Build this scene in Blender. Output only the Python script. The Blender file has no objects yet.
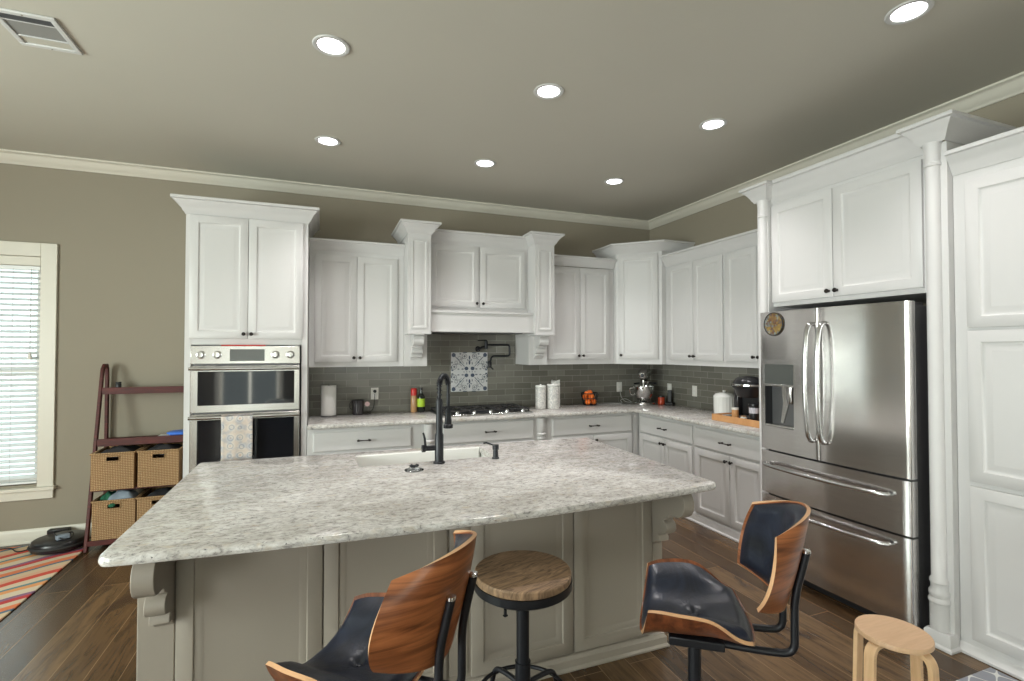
import bpy, bmesh, math, random
from math import sin, cos, pi, radians, sqrt
from mathutils import Vector, Matrix, Euler
random.seed(7)
SC = bpy.context.scene
COL = SC.collection

# ------------------------------------------------------------------ camera
cd = bpy.data.cameras.new('camera'); cam = bpy.data.objects.new('camera', cd); COL.objects.link(cam)
F_PX, YAW, PITCH = 496.9, 0.3648, 0.0194
cd.sensor_width = 36; cd.lens = F_PX/1024*36; cd.clip_start = .05
cam.location = (-3.7643, -5.0954, 1.5326)
cam.rotation_euler = Euler((pi/2+PITCH, 0, -YAW), 'XYZ')
SC.camera = cam
# ------------------------------------------------------------------ world, daylight, exposure
SC.view_settings.view_transform = 'Standard'; SC.view_settings.look = 'None'
SC.view_settings.gamma = 1; SC.view_settings.use_curve_mapping = False
SC.view_settings.exposure = 0.0
W = bpy.data.worlds.new('daylight'); SC.world = W; W.use_nodes = True
wn = W.node_tree.nodes; bg = wn['Background']
bg.inputs[0].default_value = (.80, .93, .90, 1); bg.inputs[1].default_value = 2.2

def area(name, loc, rot, sx, sy, power, col=(1, 1, 1)):
    l = bpy.data.lights.new(name, 'AREA'); l.shape = 'RECTANGLE'; l.size = sx; l.size_y = sy
    l.energy = power; l.color = col
    o = bpy.data.objects.new(name, l); o.location = loc; o.rotation_euler = rot; COL.objects.link(o)
    return o
H = 3.10               # ceiling
XL, YR = -8.0, -9.0    # left wall, rear wall
DAY = (.96, 1.0, .98)
# daylight entering at the windows and glass doors behind and left of the camera
area('rear_door_daylight', (-5.3, YR+.12, 1.15), (radians(-90), 0, 0), 1.1, 2.0, 150, DAY)
area('rear_window_daylight', (-2.4, YR+.12, 1.6), (radians(-90), 0, 0), 2.2, 1.5, 230, DAY)
area('left_window_daylight', (XL+.12, -3.6, 1.5), (0, radians(-90), 0), 1.7, 1.8, 190, (.90, 1, .93))
area('left_window_daylight', (XL+.12, -6.6, 1.5), (0, radians(-90), 0), 1.7, 1.8, 150, DAY)

CAN_W = 17.0           # watts per recessed ceiling lamp

# ------------------------------------------------------------------ materials
def nt(name):
    m = bpy.data.materials.new(name); m.use_nodes = True
    n = m.node_tree.nodes; return m, n, m.node_tree.links, n['Principled BSDF']
def mat(name, col, rough=.5, metal=0, spec=.5, coat=0, **k):
    m, n, l, b = nt(name)
    b.inputs['Base Color'].default_value = (*col, 1); b.inputs['Roughness'].default_value = rough
    b.inputs['Metallic'].default_value = metal; b.inputs['Specular IOR Level'].default_value = spec
    b.inputs['Coat Weight'].default_value = coat
    for kk, v in k.items(): b.inputs[kk.replace('_', ' ')].default_value = v
    return m
def ramp(n, stops):
    r = n.new('ShaderNodeValToRGB'); e = r.color_ramp.elements
    while len(e) < len(stops): e.new(.5)
    for i, (p, c) in enumerate(stops): e[i].position = p; e[i].color = (*c, 1)
    return r
def coord(n, l, scale=(1, 1, 1), rot=(0, 0, 0), loc=(0, 0, 0), kind='Object', world=True):
    if world:
        g = n.new('ShaderNodeNewGeometry'); out = g.outputs['Position']
    else:
        t = n.new('ShaderNodeTexCoord'); out = t.outputs[kind]
    m = n.new('ShaderNodeMapping'); l.new(out, m.inputs[0])
    m.inputs['Scale'].default_value = scale; m.inputs['Rotation'].default_value = rot; m.inputs['Location'].default_value = loc
    return m.outputs[0]
def noise(n, l, vec, scale, detail=4, rough=.5, dist=0):
    t = n.new('ShaderNodeTexNoise'); l.new(vec, t.inputs['Vector'])
    t.inputs['Scale'].default_value = scale; t.inputs['Detail'].default_value = detail
    t.inputs['Roughness'].default_value = rough; t.inputs['Distortion'].default_value = dist
    return t
def mixc(n, l, fac, a, b, mode='MIX'):
    m = n.new('ShaderNodeMix'); m.data_type = 'RGBA'; m.blend_type = mode
    if isinstance(fac, (int, float)): m.inputs['Factor'].default_value = fac
    else: l.new(fac, m.inputs['Factor'])
    for i, v in ((6, a), (7, b)):
        if isinstance(v, tuple): m.inputs[i].default_value = (*v, 1)
        else: l.new(v, m.inputs[i])
    return m.outputs[2]
def bump(n, l, b, h, strength=.2, dist=.002):
    u = n.new('ShaderNodeBump'); u.inputs['Strength'].default_value = strength; u.inputs['Distance'].default_value = dist
    l.new(h, u.inputs['Height']); l.new(u.outputs[0], b.inputs['Normal'])

M = {}
M['cab'] = mat('white_cabinet_paint', (.60, .592, .588), .4)
M['island'] = mat('grey_green_island_paint', (.30, .268, .225), .42)
M['trim'] = mat('cream_trim_paint', (.66, .63, .55), .4)
M['bronze'] = mat('dark_bronze', (.035, .03, .028), .35, .8)
M['black'] = mat('matte_black_metal', (.012, .013, .017), .38, .3)
M['blackplastic'] = mat('black_plastic', (.012, .012, .014), .3)
M['rubber'] = mat('dark_rubber', (.02, .02, .02), .7)
M['chrome'] = mat('chrome', (.75, .75, .75), .12, 1)
M['steel_dark'] = mat('dark_grey_steel', (.16, .16, .165), .4, .6)
M['ovenglass'] = mat('dark_oven_glass', (.006, .007, .010), .04, 0, .45)
M['display'] = mat('grey_green_display', (.085, .09, .085), .2)
M['white'] = mat('white_ceramic', (.80, .80, .77), .15)
M['whiteplastic'] = mat('white_plastic', (.72, .70, .66), .4)
M['paper'] = mat('white_paper', (.80, .79, .77), .9)
M['leather'] = None
M['red'] = mat('red_plastic', (.55, .02, .015), .35)
M['amber'] = mat('amber_glass', (.45, .25, .12), .2)
M['lime'] = mat('lime_label', (.42, .62, .04), .5)
M['greenglass'] = mat('dark_green_bottle_glass', (.01, .014, .010), .08)
M['orange'] = mat('orange_peel', (.85, .17, .015), .45)
M['redglass'] = mat('red_orange_glass', (.45, .055, .02), .12)
M['lightwood'] = None
M['blue'] = mat('blue_plastic', (.06, .20, .75), .4)
M['pink'] = mat('pale_pink_paper', (.70, .50, .50), .8)
M['label'] = mat('pale_label', (.55, .53, .58), .6)
M['cord'] = mat('pale_cord', (.50, .50, .48), .5)
M['slate'] = mat('slate_blue_glaze', (.07, .09, .14), .25)
M['greyglaze'] = mat('grey_glaze', (.20, .21, .24), .25)
M['tilewhite'] = mat('white_glaze', (.62, .62, .63), .25)
M['bluegrey'] = mat('blue_grey_cloth', (.25, .30, .36), .9)
M['greencloth'] = mat('dark_green_cloth', (.02, .13, .07), .9)
M['creamcloth'] = mat('cream_cloth', (.62, .58, .48), .9)
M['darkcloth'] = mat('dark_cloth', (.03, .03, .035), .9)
M['ply'] = mat('pale_plywood_edge', (.62, .36, .19), .4)

def wall_mat(name, col, var=.06):
    m, n, l, b = nt(name)
    v = coord(n, l); t = noise(n, l, v, .8, 3); t2 = noise(n, l, v, 180, 2)
    c = mixc(n, l, t.outputs[0], tuple(x*(1-var) for x in col), tuple(x*(1+var) for x in col))
    l.new(c, b.inputs['Base Color']); b.inputs['Roughness'].default_value = .75
    bump(n, l, b, t2.outputs[0], .08, .001); return m
M['wall'] = wall_mat('greige_wall_paint', (.28, .248, .19))
M['ceil'] = wall_mat('greige_ceiling_paint', (.50, .48, .415))

def granite():
    m, n, l, b = nt('white_speckled_granite')
    v = coord(n, l, (1, 1.7, 1.7), (0, 0, radians(12)))
    a = noise(n, l, v, 36, 8, .72, .8)
    r1 = ramp(n, [(.32, (.20, .19, .19)), (.41, (.42, .405, .39)), (.50, (.60, .585, .56)), (.64, (.72, .71, .69))]); l.new(a.outputs[0], r1.inputs[0])
    a2 = noise(n, l, v, 5, 3, .6, 1.2)
    r2 = ramp(n, [(.38, (.78, .76, .74)), (.62, (1, 1, 1))]); l.new(a2.outputs[0], r2.inputs[0])
    c = mixc(n, l, 1.0, r1.outputs[0], r2.outputs[0], 'MULTIPLY')
    s = noise(n, l, v, 62, 3, .6, .4)
    r3 = ramp(n, [(.66, (0, 0, 0)), (.71, (1, 1, 1))]); l.new(s.outputs[0], r3.inputs[0])
    c2 = mixc(n, l, r3.outputs[0], c, (.10, .095, .10))
    t = noise(n, l, v, 18, 2, .5)
    r4 = ramp(n, [(.60, (0, 0, 0)), (.72, (.55, .55, .55))]); l.new(t.outputs[0], r4.inputs[0])
    c3 = mixc(n, l, r4.outputs[0], c2, (.50, .42, .32))
    l.new(c3, b.inputs['Base Color']); b.inputs['Roughness'].default_value = .16
    return m
M['granite'] = granite()

def floor_mat():
    m, n, l, b = nt('brown_wide_plank_floor')
    g = n.new('ShaderNodeNewGeometry'); sx = n.new('ShaderNodeSeparateXYZ'); l.new(g.outputs['Position'], sx.inputs[0])
    cx = n.new('ShaderNodeCombineXYZ'); l.new(sx.outputs[1], cx.inputs[0]); l.new(sx.outputs[0], cx.inputs[1])
    mp = n.new('ShaderNodeMapping'); l.new(cx.outputs[0], mp.inputs[0]); mp.inputs['Location'].default_value = (.4, 4.79+.305*10, 0)
    br = n.new('ShaderNodeTexBrick'); l.new(mp.outputs[0], br.inputs[0])
    br.offset = .37; br.inputs['Scale'].default_value = 1
    br.inputs['Brick Width'].default_value = 1.9; br.inputs['Row Height'].default_value = .1525
    br.inputs['Mortar Size'].default_value = .0016; br.inputs['Bias'].default_value = 0
    br.inputs['Color1'].default_value = (0, 0, 0, 1); br.inputs['Color2'].default_value = (1, 1, 1, 1); br.inputs['Mortar'].default_value = (.5, .5, .5, 1)
    tone = ramp(n, [(0, (.052, .028, .012)), (.5, (.085, .048, .022)), (1, (.130, .078, .038))]); l.new(br.outputs['Color'], tone.inputs[0])
    v = coord(n, l, (9, .9, 9)); gr = noise(n, l, v, 3.2, 6, .65, 1.2)
    gr2 = ramp(n, [(.28, (.35, .33, .33)), (.5, (1, 1, 1)), (.75, (1.35, 1.32, 1.25))]); l.new(gr.outputs[0], gr2.inputs[0])
    c = mixc(n, l, 1.0, tone.outputs[0], gr2.outputs[0], 'MULTIPLY')
    k = noise(n, l, coord(n, l, (2.6, .8, 1)), 1.7, 3, .6, .8)
    kr = ramp(n, [(.57, (0, 0, 0)), (.70, (.85, .85, .85))]); l.new(k.outputs[0], kr.inputs[0])
    c = mixc(n, l, kr.outputs[0], c, (.035, .02, .014))
    c = mixc(n, l, br.outputs['Fac'], c, (.24, .15, .08))
    l.new(c, b.inputs['Base Color']); b.inputs['Roughness'].default_value = .27
    bump(n, l, b, gr.outputs[0], .12, .002); return m
M['floor'] = floor_mat()

def brick_mat(name, swap, w, h, c1, c2, mortar, ms=.002, rough=.16, z0=.914):
    m, n, l, b = nt(name)
    g = n.new('ShaderNodeNewGeometry'); s = n.new('ShaderNodeSeparateXYZ'); l.new(g.outputs['Position'], s.inputs[0])
    c = n.new('ShaderNodeCombineXYZ'); l.new(s.outputs[1 if swap else 0], c.inputs[0])
    ad = n.new('ShaderNodeMath'); ad.operation = 'SUBTRACT'; l.new(s.outputs[2], ad.inputs[0]); ad.inputs[1].default_value = z0-h*20
    l.new(ad.outputs[0], c.inputs[1])
    mp = n.new('ShaderNodeMapping'); l.new(c.outputs[0], mp.inputs[0]); mp.inputs['Location'].default_value = (10, 0, 0)
    br = n.new('ShaderNodeTexBrick'); l.new(mp.outputs[0], br.inputs[0]); br.offset = .5
    br.inputs['Scale'].default_value = 1; br.inputs['Brick Width'].default_value = w; br.inputs['Row Height'].default_value = h
    br.inputs['Mortar Size'].default_value = ms; br.inputs['Mortar Smooth'].default_value = .1
    for k, v in (('Color1', c1), ('Color2', c2), ('Mortar', mortar)): br.inputs[k].default_value = (*v, 1)
    l.new(br.outputs['Color'], b.inputs['Base Color']); b.inputs['Roughness'].default_value = rough
    inv = n.new('ShaderNodeMath'); inv.operation = 'SUBTRACT'; inv.inputs[0].default_value = 1; l.new(br.outputs['Fac'], inv.inputs[1])
    bump(n, l, b, inv.outputs[0], .35, .002)
    return m
TC = ((.135, .13, .108), (.20, .192, .165), (.30, .29, .26))
M['tile_x'] = brick_mat('grey_glass_subway_tile_back', False, .205, .0655, *TC)
M['tile_y'] = brick_mat('grey_glass_subway_tile_right', True, .205, .0655, *TC)

def wood(name, c1, c2, scale=(1, 14, 14), s=3, rough=.35, world=False, dist=1.0):
    m, n, l, b = nt(name)
    v = coord(n, l, scale, world=world); t = noise(n, l, v, s, 5, .6, dist)
    r = ramp(n, [(.3, c1), (.7, c2)]); l.new(t.outputs[0], r.inputs[0])
    l.new(r.outputs[0], b.inputs['Base Color']); b.inputs['Roughness'].default_value = rough
    bump(n, l, b, t.outputs[0], .06, .001); return m
M['walnut'] = wood('walnut_veneer', (.10, .028, .010), (.42, .15, .055), (1.2, 1.2, 16), 2.6, .28)
M['walnut_seat'] = wood('dark_walnut_veneer', (.06, .018, .008), (.27, .085, .032), (14, 14, 1), 2.6, .28)
M['birch'] = wood('pale_birch', (.60, .38, .20), (.74, .51, .30), (2, 22, 2), 2, .4)
M['birch_top'] = wood('birch_top', (.56, .36, .21), (.66, .44, .27), (2, 22, 2), 3, .4)
M['mahogany'] = wood('dark_red_mahogany', (.040, .006, .005), (.100, .012, .008), (2, 14, 14), 3, .6)
M['reclaimed'] = wood('reclaimed_wood', (.09, .055, .032), (.46, .30, .18), (2, 13, 2), 3.4, .5, dist=2.2)
M['traywood'] = wood('oak_tray_wood', (.50, .24, .09), (.64, .34, .15), (8, 2, 2), 3, .45)

def leather():
    m, n, l, b = nt('navy_black_leather')
    v = coord(n, l, world=False); t = noise(n, l, v, 9, 4, .6, 1.5); t2 = noise(n, l, v, 160, 2)
    r = ramp(n, [(.3, (.006, .008, .014)), (.7, (.016, .022, .042))]); l.new(t.outputs[0], r.inputs[0])
    l.new(r.outputs[0], b.inputs['Base Color']); b.inputs['Roughness'].default_value = .33
    ad = n.new('ShaderNodeMath'); ad.operation = 'MULTIPLY_ADD'; l.new(t2.outputs[0], ad.inputs[0]); ad.inputs[1].default_value = .12; l.new(t.outputs[0], ad.inputs[2])
    bump(n, l, b, ad.outputs[0], .35, .006); return m
M['leather'] = leather()

def steel(name, vertical=True):
    m, n, l, b = nt(name)
    v = coord(n, l, (1, 1, .02) if not vertical else (.02, .02, 1), world=False)
    t = noise(n, l, v, 420, 2)
    r = ramp(n, [(.3, (.64, .62, .61)), (.7, (.74, .72, .71))]); l.new(t.outputs[0], r.inputs[0])
    l.new(r.outputs[0], b.inputs['Base Color']); b.inputs['Metallic'].default_value = 1
    b.inputs['Roughness'].default_value = .2
    w = noise(n, l, coord(n, l, (2.0, 1.0, 0), world=False), 2.4, 0)
    bump(n, l, b, w.outputs[0], .35, .02)
    return m
M['steel'] = steel('brushed_stainless_steel')
M['steel_plain'] = mat('satin_stainless_steel', (.56, .55, .53), .25, 1)
M['steel_handle'] = mat('polished_steel_handle', (.62, .62, .62), .18, 1)

def basket_mat():
    m, n, l, b = nt('woven_seagrass')
    v = coord(n, l, (1, 1, 1), world=False)
    w1 = n.new('ShaderNodeTexWave'); w1.wave_type = 'BANDS'; w1.bands_direction = 'Z'; l.new(v, w1.inputs[0]); w1.inputs['Scale'].default_value = 24; w1.inputs['Distortion'].default_value = 1.5
    w2 = n.new('ShaderNodeTexWave'); w2.wave_type = 'BANDS'; w2.bands_direction = 'X'; l.new(v, w2.inputs[0]); w2.inputs['Scale'].default_value = 30; w2.inputs['Distortion'].default_value = .6
    mu = n.new('ShaderNodeMath'); mu.operation = 'MULTIPLY'; l.new(w1.outputs['Fac'], mu.inputs[0]); l.new(w2.outputs['Fac'], mu.inputs[1])
    r = ramp(n, [(0, (.22, .12, .05)), (.3, (.47, .29, .14)), (1, (.70, .49, .28))]); l.new(mu.outputs[0], r.inputs[0])
    l.new(r.outputs[0], b.inputs['Base Color']); b.inputs['Roughness'].default_value = .8
    bump(n, l, b, mu.outputs[0], .8, .006); return m
M['basket'] = basket_mat()

def rug_mat():
    m, n, l, b = nt('striped_wool_rug')
    v = coord(n, l, (1, 1, 1), (0, 0, radians(-33)))
    ns = noise(n, l, v, 1.5, 2)
    s = n.new('ShaderNodeSeparateXYZ'); l.new(v, s.inputs[0])
    a = n.new('ShaderNodeMath'); a.operation = 'MULTIPLY_ADD'; l.new(ns.outputs[0], a.inputs[0]); a.inputs[1].default_value = .12; l.new(s.outputs[1], a.inputs[2])
    sc = n.new('ShaderNodeMath'); sc.operation = 'MULTIPLY'; l.new(a.outputs[0], sc.inputs[0]); sc.inputs[1].default_value = 1/.62
    fr = n.new('ShaderNodeMath'); fr.operation = 'FRACT'; l.new(sc.outputs[0], fr.inputs[0])
    cols = [(.62, .47, .30), (.10, .16, .22), (.70, .20, .08), (.62, .50, .36), (.50, .05, .05), (.25, .13, .22), (.66, .55, .40), (.72, .32, .12), (.12, .24, .26), (.68, .54, .38), (.60, .08, .05), (.66, .40, .26)]
    ws = [.10, .05, .10, .09, .08, .06, .12, .08, .05, .10, .09, .08]
    p = 0; st = []
    for c, w_ in zip(cols, ws): st.append((p, c)); p += w_
    r = ramp(n, st); r.color_ramp.interpolation = 'CONSTANT'; l.new(fr.outputs[0], r.inputs[0])
    l.new(r.outputs[0], b.inputs['Base Color']); b.inputs['Roughness'].default_value = .95
    bump(n, l, b, noise(n, l, v, 300, 2).outputs[0], .4, .003); return m
M['rug'] = rug_mat()

def trellis_mat():
    m, n, l, b = nt('grey_trellis_mat')
    v = coord(n, l, (1, 1, 1), (0, 0, radians(20)))
    s = n.new('ShaderNodeSeparateXYZ'); l.new(v, s.inputs[0])
    def osc(i, k, ph):
        q = n.new('ShaderNodeMath'); q.operation = 'MULTIPLY_ADD'; l.new(s.outputs[i], q.inputs[0]); q.inputs[1].default_value = k; q.inputs[2].default_value = ph
        w = n.new('ShaderNodeMath'); w.operation = 'COSINE'; l.new(q.outputs[0], w.inputs[0]); return w
    a = osc(0, 48, .3); c = osc(1, 48, .9)
    ad = n.new('ShaderNodeMath'); ad.operation = 'ADD'; l.new(a.outputs[0], ad.inputs[0]); l.new(c.outputs[0], ad.inputs[1])
    ab = n.new('ShaderNodeMath'); ab.operation = 'ABSOLUTE'; l.new(ad.outputs[0], ab.inputs[0])
    r = ramp(n, [(0, (.62, .62, .60)), (.16, (.62, .62, .60)), (.20, (.25, .26, .29))]); l.new(ab.outputs[0], r.inputs[0])
    l.new(r.outputs[0], b.inputs['Base Color']); b.inputs['Roughness'].default_value = .9; return m
M['trellis'] = trellis_mat()

def towel_mat():
    m, n, l, b = nt('printed_tea_towel')
    v = coord(n, l, (1, 0, 1), world=False)
    vo = n.new('ShaderNodeTexVoronoi'); l.new(v, vo.inputs['Vector']); vo.inputs['Scale'].default_value = 14; vo.inputs['Randomness'].default_value = .25
    r = ramp(n, [(0, (.55, .28, .15)), (.12, (.62, .57, .51)), (.22, (.62, .57, .51)), (.28, (.36, .35, .36)), (.36, (.64, .59, .53)), (.5, (.60, .52, .45))]); l.new(vo.outputs['Distance'], r.inputs[0])
    c2 = noise(n, l, v, 22, 3)
    r2 = ramp(n, [(.45, (1, 1, 1)), (.6, (.75, .82, .95))]); l.new(c2.outputs[0], r2.inputs[0])
    l.new(mixc(n, l, 1.0, r.outputs[0], r2.outputs[0], 'MULTIPLY'), b.inputs['Base Color'])
    b.inputs['Roughness'].default_value = .9; return m
M['towel'] = towel_mat()

def marble_mat():
    m, n, l, b = nt('white_veined_marble')
    v = coord(n, l, world=False); t = noise(n, l, v, 16, 5, .6, 2)
    r = ramp(n, [(.42, (.68, .66, .62)), (.5, (.42, .42, .42)), (.56, (.68, .66, .62))]); l.new(t.outputs[0], r.inputs[0])
    l.new(r.outputs[0], b.inputs['Base Color']); b.inputs['Roughness'].default_value = .25; return m
M['marble'] = marble_mat()

def magnet_mat():
    m, n, l, b = nt('multicoloured_magnet_print')
    v = coord(n, l, world=False); t = n.new('ShaderNodeTexVoronoi'); l.new(v, t.inputs['Vector']); t.inputs['Scale'].default_value = 70
    r = ramp(n, [(0, (.02, .02, .02)), (.35, (.30, .20, .05)), (.6, (.12, .05, .03)), (.8, (.15, .20, .22)), (1, (.55, .40, .12))]); l.new(t.outputs['Color'], r.inputs[0])
    l.new(r.outputs[0], b.inputs['Base Color']); b.inputs['Roughness'].default_value = .35; return m
M['magnet'] = magnet_mat()

def glass_mat(name, col=(1, 1, 1), rough=0.0):
    m, n, l, b = nt(name); b.inputs['Base Color'].default_value = (*col, 1)
    b.inputs['Transmission Weight'].default_value = 1; b.inputs['Roughness'].default_value = rough; b.inputs['IOR'].default_value = 1.45
    return m
M['glass'] = glass_mat('clear_glass', (.93, .97, 1))
M['smoke'] = mat('smoked_glass', (.035, .032, .035), .08)
M['blind'] = mat('white_blind_slats', (.82, .84, .84), .5)
def emis(name, col, s):
    m, n, l, b = nt(name); b.inputs['Base Color'].default_value = (.8, .8, .8, 1)
    b.inputs['Emission Color'].default_value = (*col, 1); b.inputs['Emission Strength'].default_value = s; return m
M['lamp'] = emis('glowing_lamp_lens', (1, .97, .98), 9)
M['lamptrim'] = mat('lamp_trim_white', (.58, .58, .57), .5)
M['sisal'] = mat('perforated_grille', (.25, .25, .24), .6)

# ------------------------------------------------------------------ mesh helpers
def box(bm, x0, x1, y0, y1, z0, z1, mi=0, mtx=None):
    vs = [bm.verts.new((x, y, z)) for z in (z0, z1) for y in (y0, y1) for x in (x0, x1)]
    fs = []
    for f in ((0, 2, 3, 1), (4, 5, 7, 6), (0, 1, 5, 4), (2, 6, 7, 3), (0, 4, 6, 2), (1, 3, 7, 5)):
        q = bm.faces.new([vs[i] for i in f]); q.material_index = mi; fs.append(q)
    if mtx is not None: bmesh.ops.transform(bm, matrix=mtx, verts=vs)
    return vs
def BX(*a, **k):
    bm = bmesh.new(); box(bm, *a, **k); return bm
def lathe(bm, prof, seg=24, mtx=None, mi=0, smooth=True):
    rings = []; allv = []
    for r, z in prof:
        if r < 1e-6: ring = [bm.verts.new((0, 0, z))]
        else: ring = [bm.verts.new((r*cos(2*pi*i/seg), r*sin(2*pi*i/seg), z)) for i in range(seg)]
        rings.append(ring); allv += ring
    for a, b in zip(rings, rings[1:]):
        for i in range(seg):
            j = (i+1) % seg
            if len(a) == 1 and len(b) == 1: continue
            if len(a) == 1: f = bm.faces.new((a[0], b[j], b[i]))
            elif len(b) == 1: f = bm.faces.new((a[i], a[j], b[0]))
            else: f = bm.faces.new((a[i], a[j], b[j], b[i]))
            f.material_index = mi; f.smooth = smooth
    for ring in (rings[0], rings[-1]):
        if len(ring) > 1:
            f = bm.faces.new(ring); f.material_index = mi
    if mtx is not None: bmesh.ops.transform(bm, matrix=mtx, verts=allv)
    return allv
def cyl(bm, r, z0, z1, seg=24, mtx=None, mi=0, bev=0.0):
    if bev: return lathe(bm, [(r-bev, z0), (r, z0+bev), (r, z1-bev), (r-bev, z1)], seg, mtx, mi)
    return lathe(bm, [(r, z0), (r, z1)], seg, mtx, mi)
def catmull(pts, n=6):
    P = [Vector(p) for p in pts]; out = []
    Q = [2*P[0]-P[1]] + P + [2*P[-1]-P[-2]]
    for i in range(1, len(Q)-2):
        for k in range(n):
            t = k/n; a, b, c, d = Q[i-1], Q[i], Q[i+1], Q[i+2]
            out.append(.5*((2*b)+(c-a)*t+(2*a-5*b+4*c-d)*t*t+(3*b-a-3*c+d)*t**3))
    out.append(P[-1]); return out
def fillet(pts, r=.03, n=5):
    P = [Vector(p) for p in pts]; out = [P[0]]
    for a, b, c in zip(P, P[1:], P[2:]):
        u = (a-b); v = (c-b); rr = min(r, u.length*.49, v.length*.49)
        s = b+u.normalized()*rr; e = b+v.normalized()*rr
        for k in range(n+1):
            t = k/n; out.append(s*(1-t)**2+b*2*t*(1-t)+e*t*t)
    out.append(P[-1]); return out
def tube(bm, pts, r, seg=8, mi=0, closed=False, flat=None):
    P = [Vector(p) for p in pts]; rs = r if isinstance(r, (list, tuple)) else [r]*len(P)
    rings = []; up = None
    for i, p in enumerate(P):
        if closed: t = P[(i+1) % len(P)]-P[i-1]
        else: t = P[min(i+1, len(P)-1)]-P[max(i-1, 0)]
        t.normalize()
        if up is None:
            up = Vector((0, 0, 1)) if abs(t.z) < .9 else Vector((1, 0, 0))
        s = t.cross(up)
        if s.length < 1e-4: s = t.cross(Vector((1, 0, 0)))
        s.normalize(); up = s.cross(t).normalized()
        fx, fy = flat if flat else (1, 1)
        rings.append([bm.verts.new(p+rs[i]*(fx*cos(2*pi*k/seg)*s+fy*sin(2*pi*k/seg)*up)) for k in range(seg)])
    n = len(rings)
    for i in range(n if closed else n-1):
        a, b = rings[i], rings[(i+1) % n]
        for k in range(seg):
            f = bm.faces.new((a[k], a[(k+1) % seg], b[(k+1) % seg], b[k])); f.smooth = True; f.material_index = mi
    if not closed:
        bm.faces.new(rings[0]).material_index = mi; bm.faces.new(rings[-1]).material_index = mi
def prism(bm, poly, h0, h1, mtx=None, mi=0):
    """poly in XZ, extruded along y from h0 to h1"""
    a = [bm.verts.new((x, h0, z)) for x, z in poly]; b = [bm.verts.new((x, h1, z)) for x, z in poly]
    n = len(poly)
    bm.faces.new(a).material_index = mi; bm.faces.new(b[::-1]).material_index = mi
    for i in range(n):
        f = bm.faces.new((a[i], b[i], b[(i+1) % n], a[(i+1) % n])); f.material_index = mi
    if mtx is not None: bmesh.ops.transform(bm, matrix=mtx, verts=a+b)
    return a+b
def sweep(bm, path, prof, closed=False, caps=True, mi=0):
    """profile [(out, z)] swept along a 2-D path; 'out' is to the right of travel, mitred"""
    n = len(path); P = [Vector((p[0], p[1])) for p in path]; rings = []
    for i in range(n):
        if closed or 0 < i < n-1:
            d1 = (P[i]-P[i-1]).normalized(); d2 = (P[(i+1) % n]-P[i]).normalized()
        elif i == 0: d1 = d2 = (P[1]-P[0]).normalized()
        else: d1 = d2 = (P[-1]-P[-2]).normalized()
        n1 = Vector((d1.y, -d1.x)); n2 = Vector((d2.y, -d2.x))
        m = (n1+n2); m = m/(m.length_squared/2) if m.length > 1e-6 else n1
        rings.append([bm.verts.new((P[i].x+m.x*o, P[i].y+m.y*o, z)) for o, z in prof])
    k = len(prof)
    for i in range(n if closed else n-1):
        a, b = rings[i], rings[(i+1) % n]
        for j in range(k):
            bm.faces.new((a[j], a[(j+1) % k], b[(j+1) % k], b[j])).material_index = mi
    if not closed and caps:
        bm.faces.new(rings[0]); bm.faces.new(rings[-1][::-1])
def rings_panel(bm, w, h, rings, x0=0, z0=0, mi=0, y0=0):
    """rectangular slab facing -y: rings [(inset, y)]"""
    R = []
    for ins, y in rings:
        R.append([bm.verts.new((x0+a, y0+y, z0+b)) for a, b in ((ins, ins), (w-ins, ins), (w-ins, h-ins), (ins, h-ins))])
    for a, b in zip(R, R[1:]):
        for i in range(4): bm.faces.new((a[i], a[(i+1) % 4], b[(i+1) % 4], b[i])).material_index = mi
    bm.faces.new(R[0][::-1]).material_index = mi; bm.faces.new(R[-1]).material_index = mi
def obj(name, bm, m, parent=None, bev=0, seg=2, loc=None, rot=None, smooth=False, subsurf=0):
    bmesh.ops.recalc_face_normals(bm, faces=bm.faces[:])
    if smooth:
        for f in bm.faces: f.smooth = True
    me = bpy.data.meshes.new(name); bm.to_mesh(me); bm.free()
    if not smooth: me.set_sharp_from_angle(angle=radians(38))
    for x in (m if isinstance(m, (list, tuple)) else [m]): me.materials.append(M[x] if isinstance(x, str) else x)
    o = bpy.data.objects.new(name, me); COL.objects.link(o)
    if parent is not None: o.parent = parent
    if loc: o.location = loc
    if rot: o.rotation_euler = rot
    if bev:
        b = o.modifiers.new('bevel', 'BEVEL'); b.width = bev; b.segments = seg; b.limit_method = 'ANGLE'; b.angle_limit = radians(40)
        b.harden_normals = False
    if subsurf:
        s = o.modifiers.new('sub', 'SUBSURF'); s.levels = subsurf; s.render_levels = subsurf
    return o
def tag(o, label=None, cat=None, group=None, kind=None):
    if label: o['label'] = label
    if cat: o['category'] = cat
    if group: o['group'] = group
    if kind: o['kind'] = kind
    return o
def thing(name, label, cat, loc=(0, 0, 0), rz=0, group=None):
    o = bpy.data.objects.new(name, None); COL.objects.link(o); o.location = loc; o.rotation_euler = (0, 0, rz)
    o.empty_display_size = .1
    return tag(o, label, cat, group)
def struct(name, bm, m, bev=0, label=None):
    o = obj(name, bm, m, bev=bev); o['kind'] = 'structure'
    if label: o['label'] = label
    return o
def copy_tree(o, parent=None):
    c = o.copy(); COL.objects.link(c)
    if parent is not None: c.parent = parent
    for ch in [x for x in COL.objects if x.parent == o]: copy_tree(ch, c)
    return c
RX = Matrix.Rotation
T = Matrix.Translation
FRONT = RX(pi/2, 4, 'X')      # local +z axis -> -y
RW = -pi/2                    # rotation of units on the right wall

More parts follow.
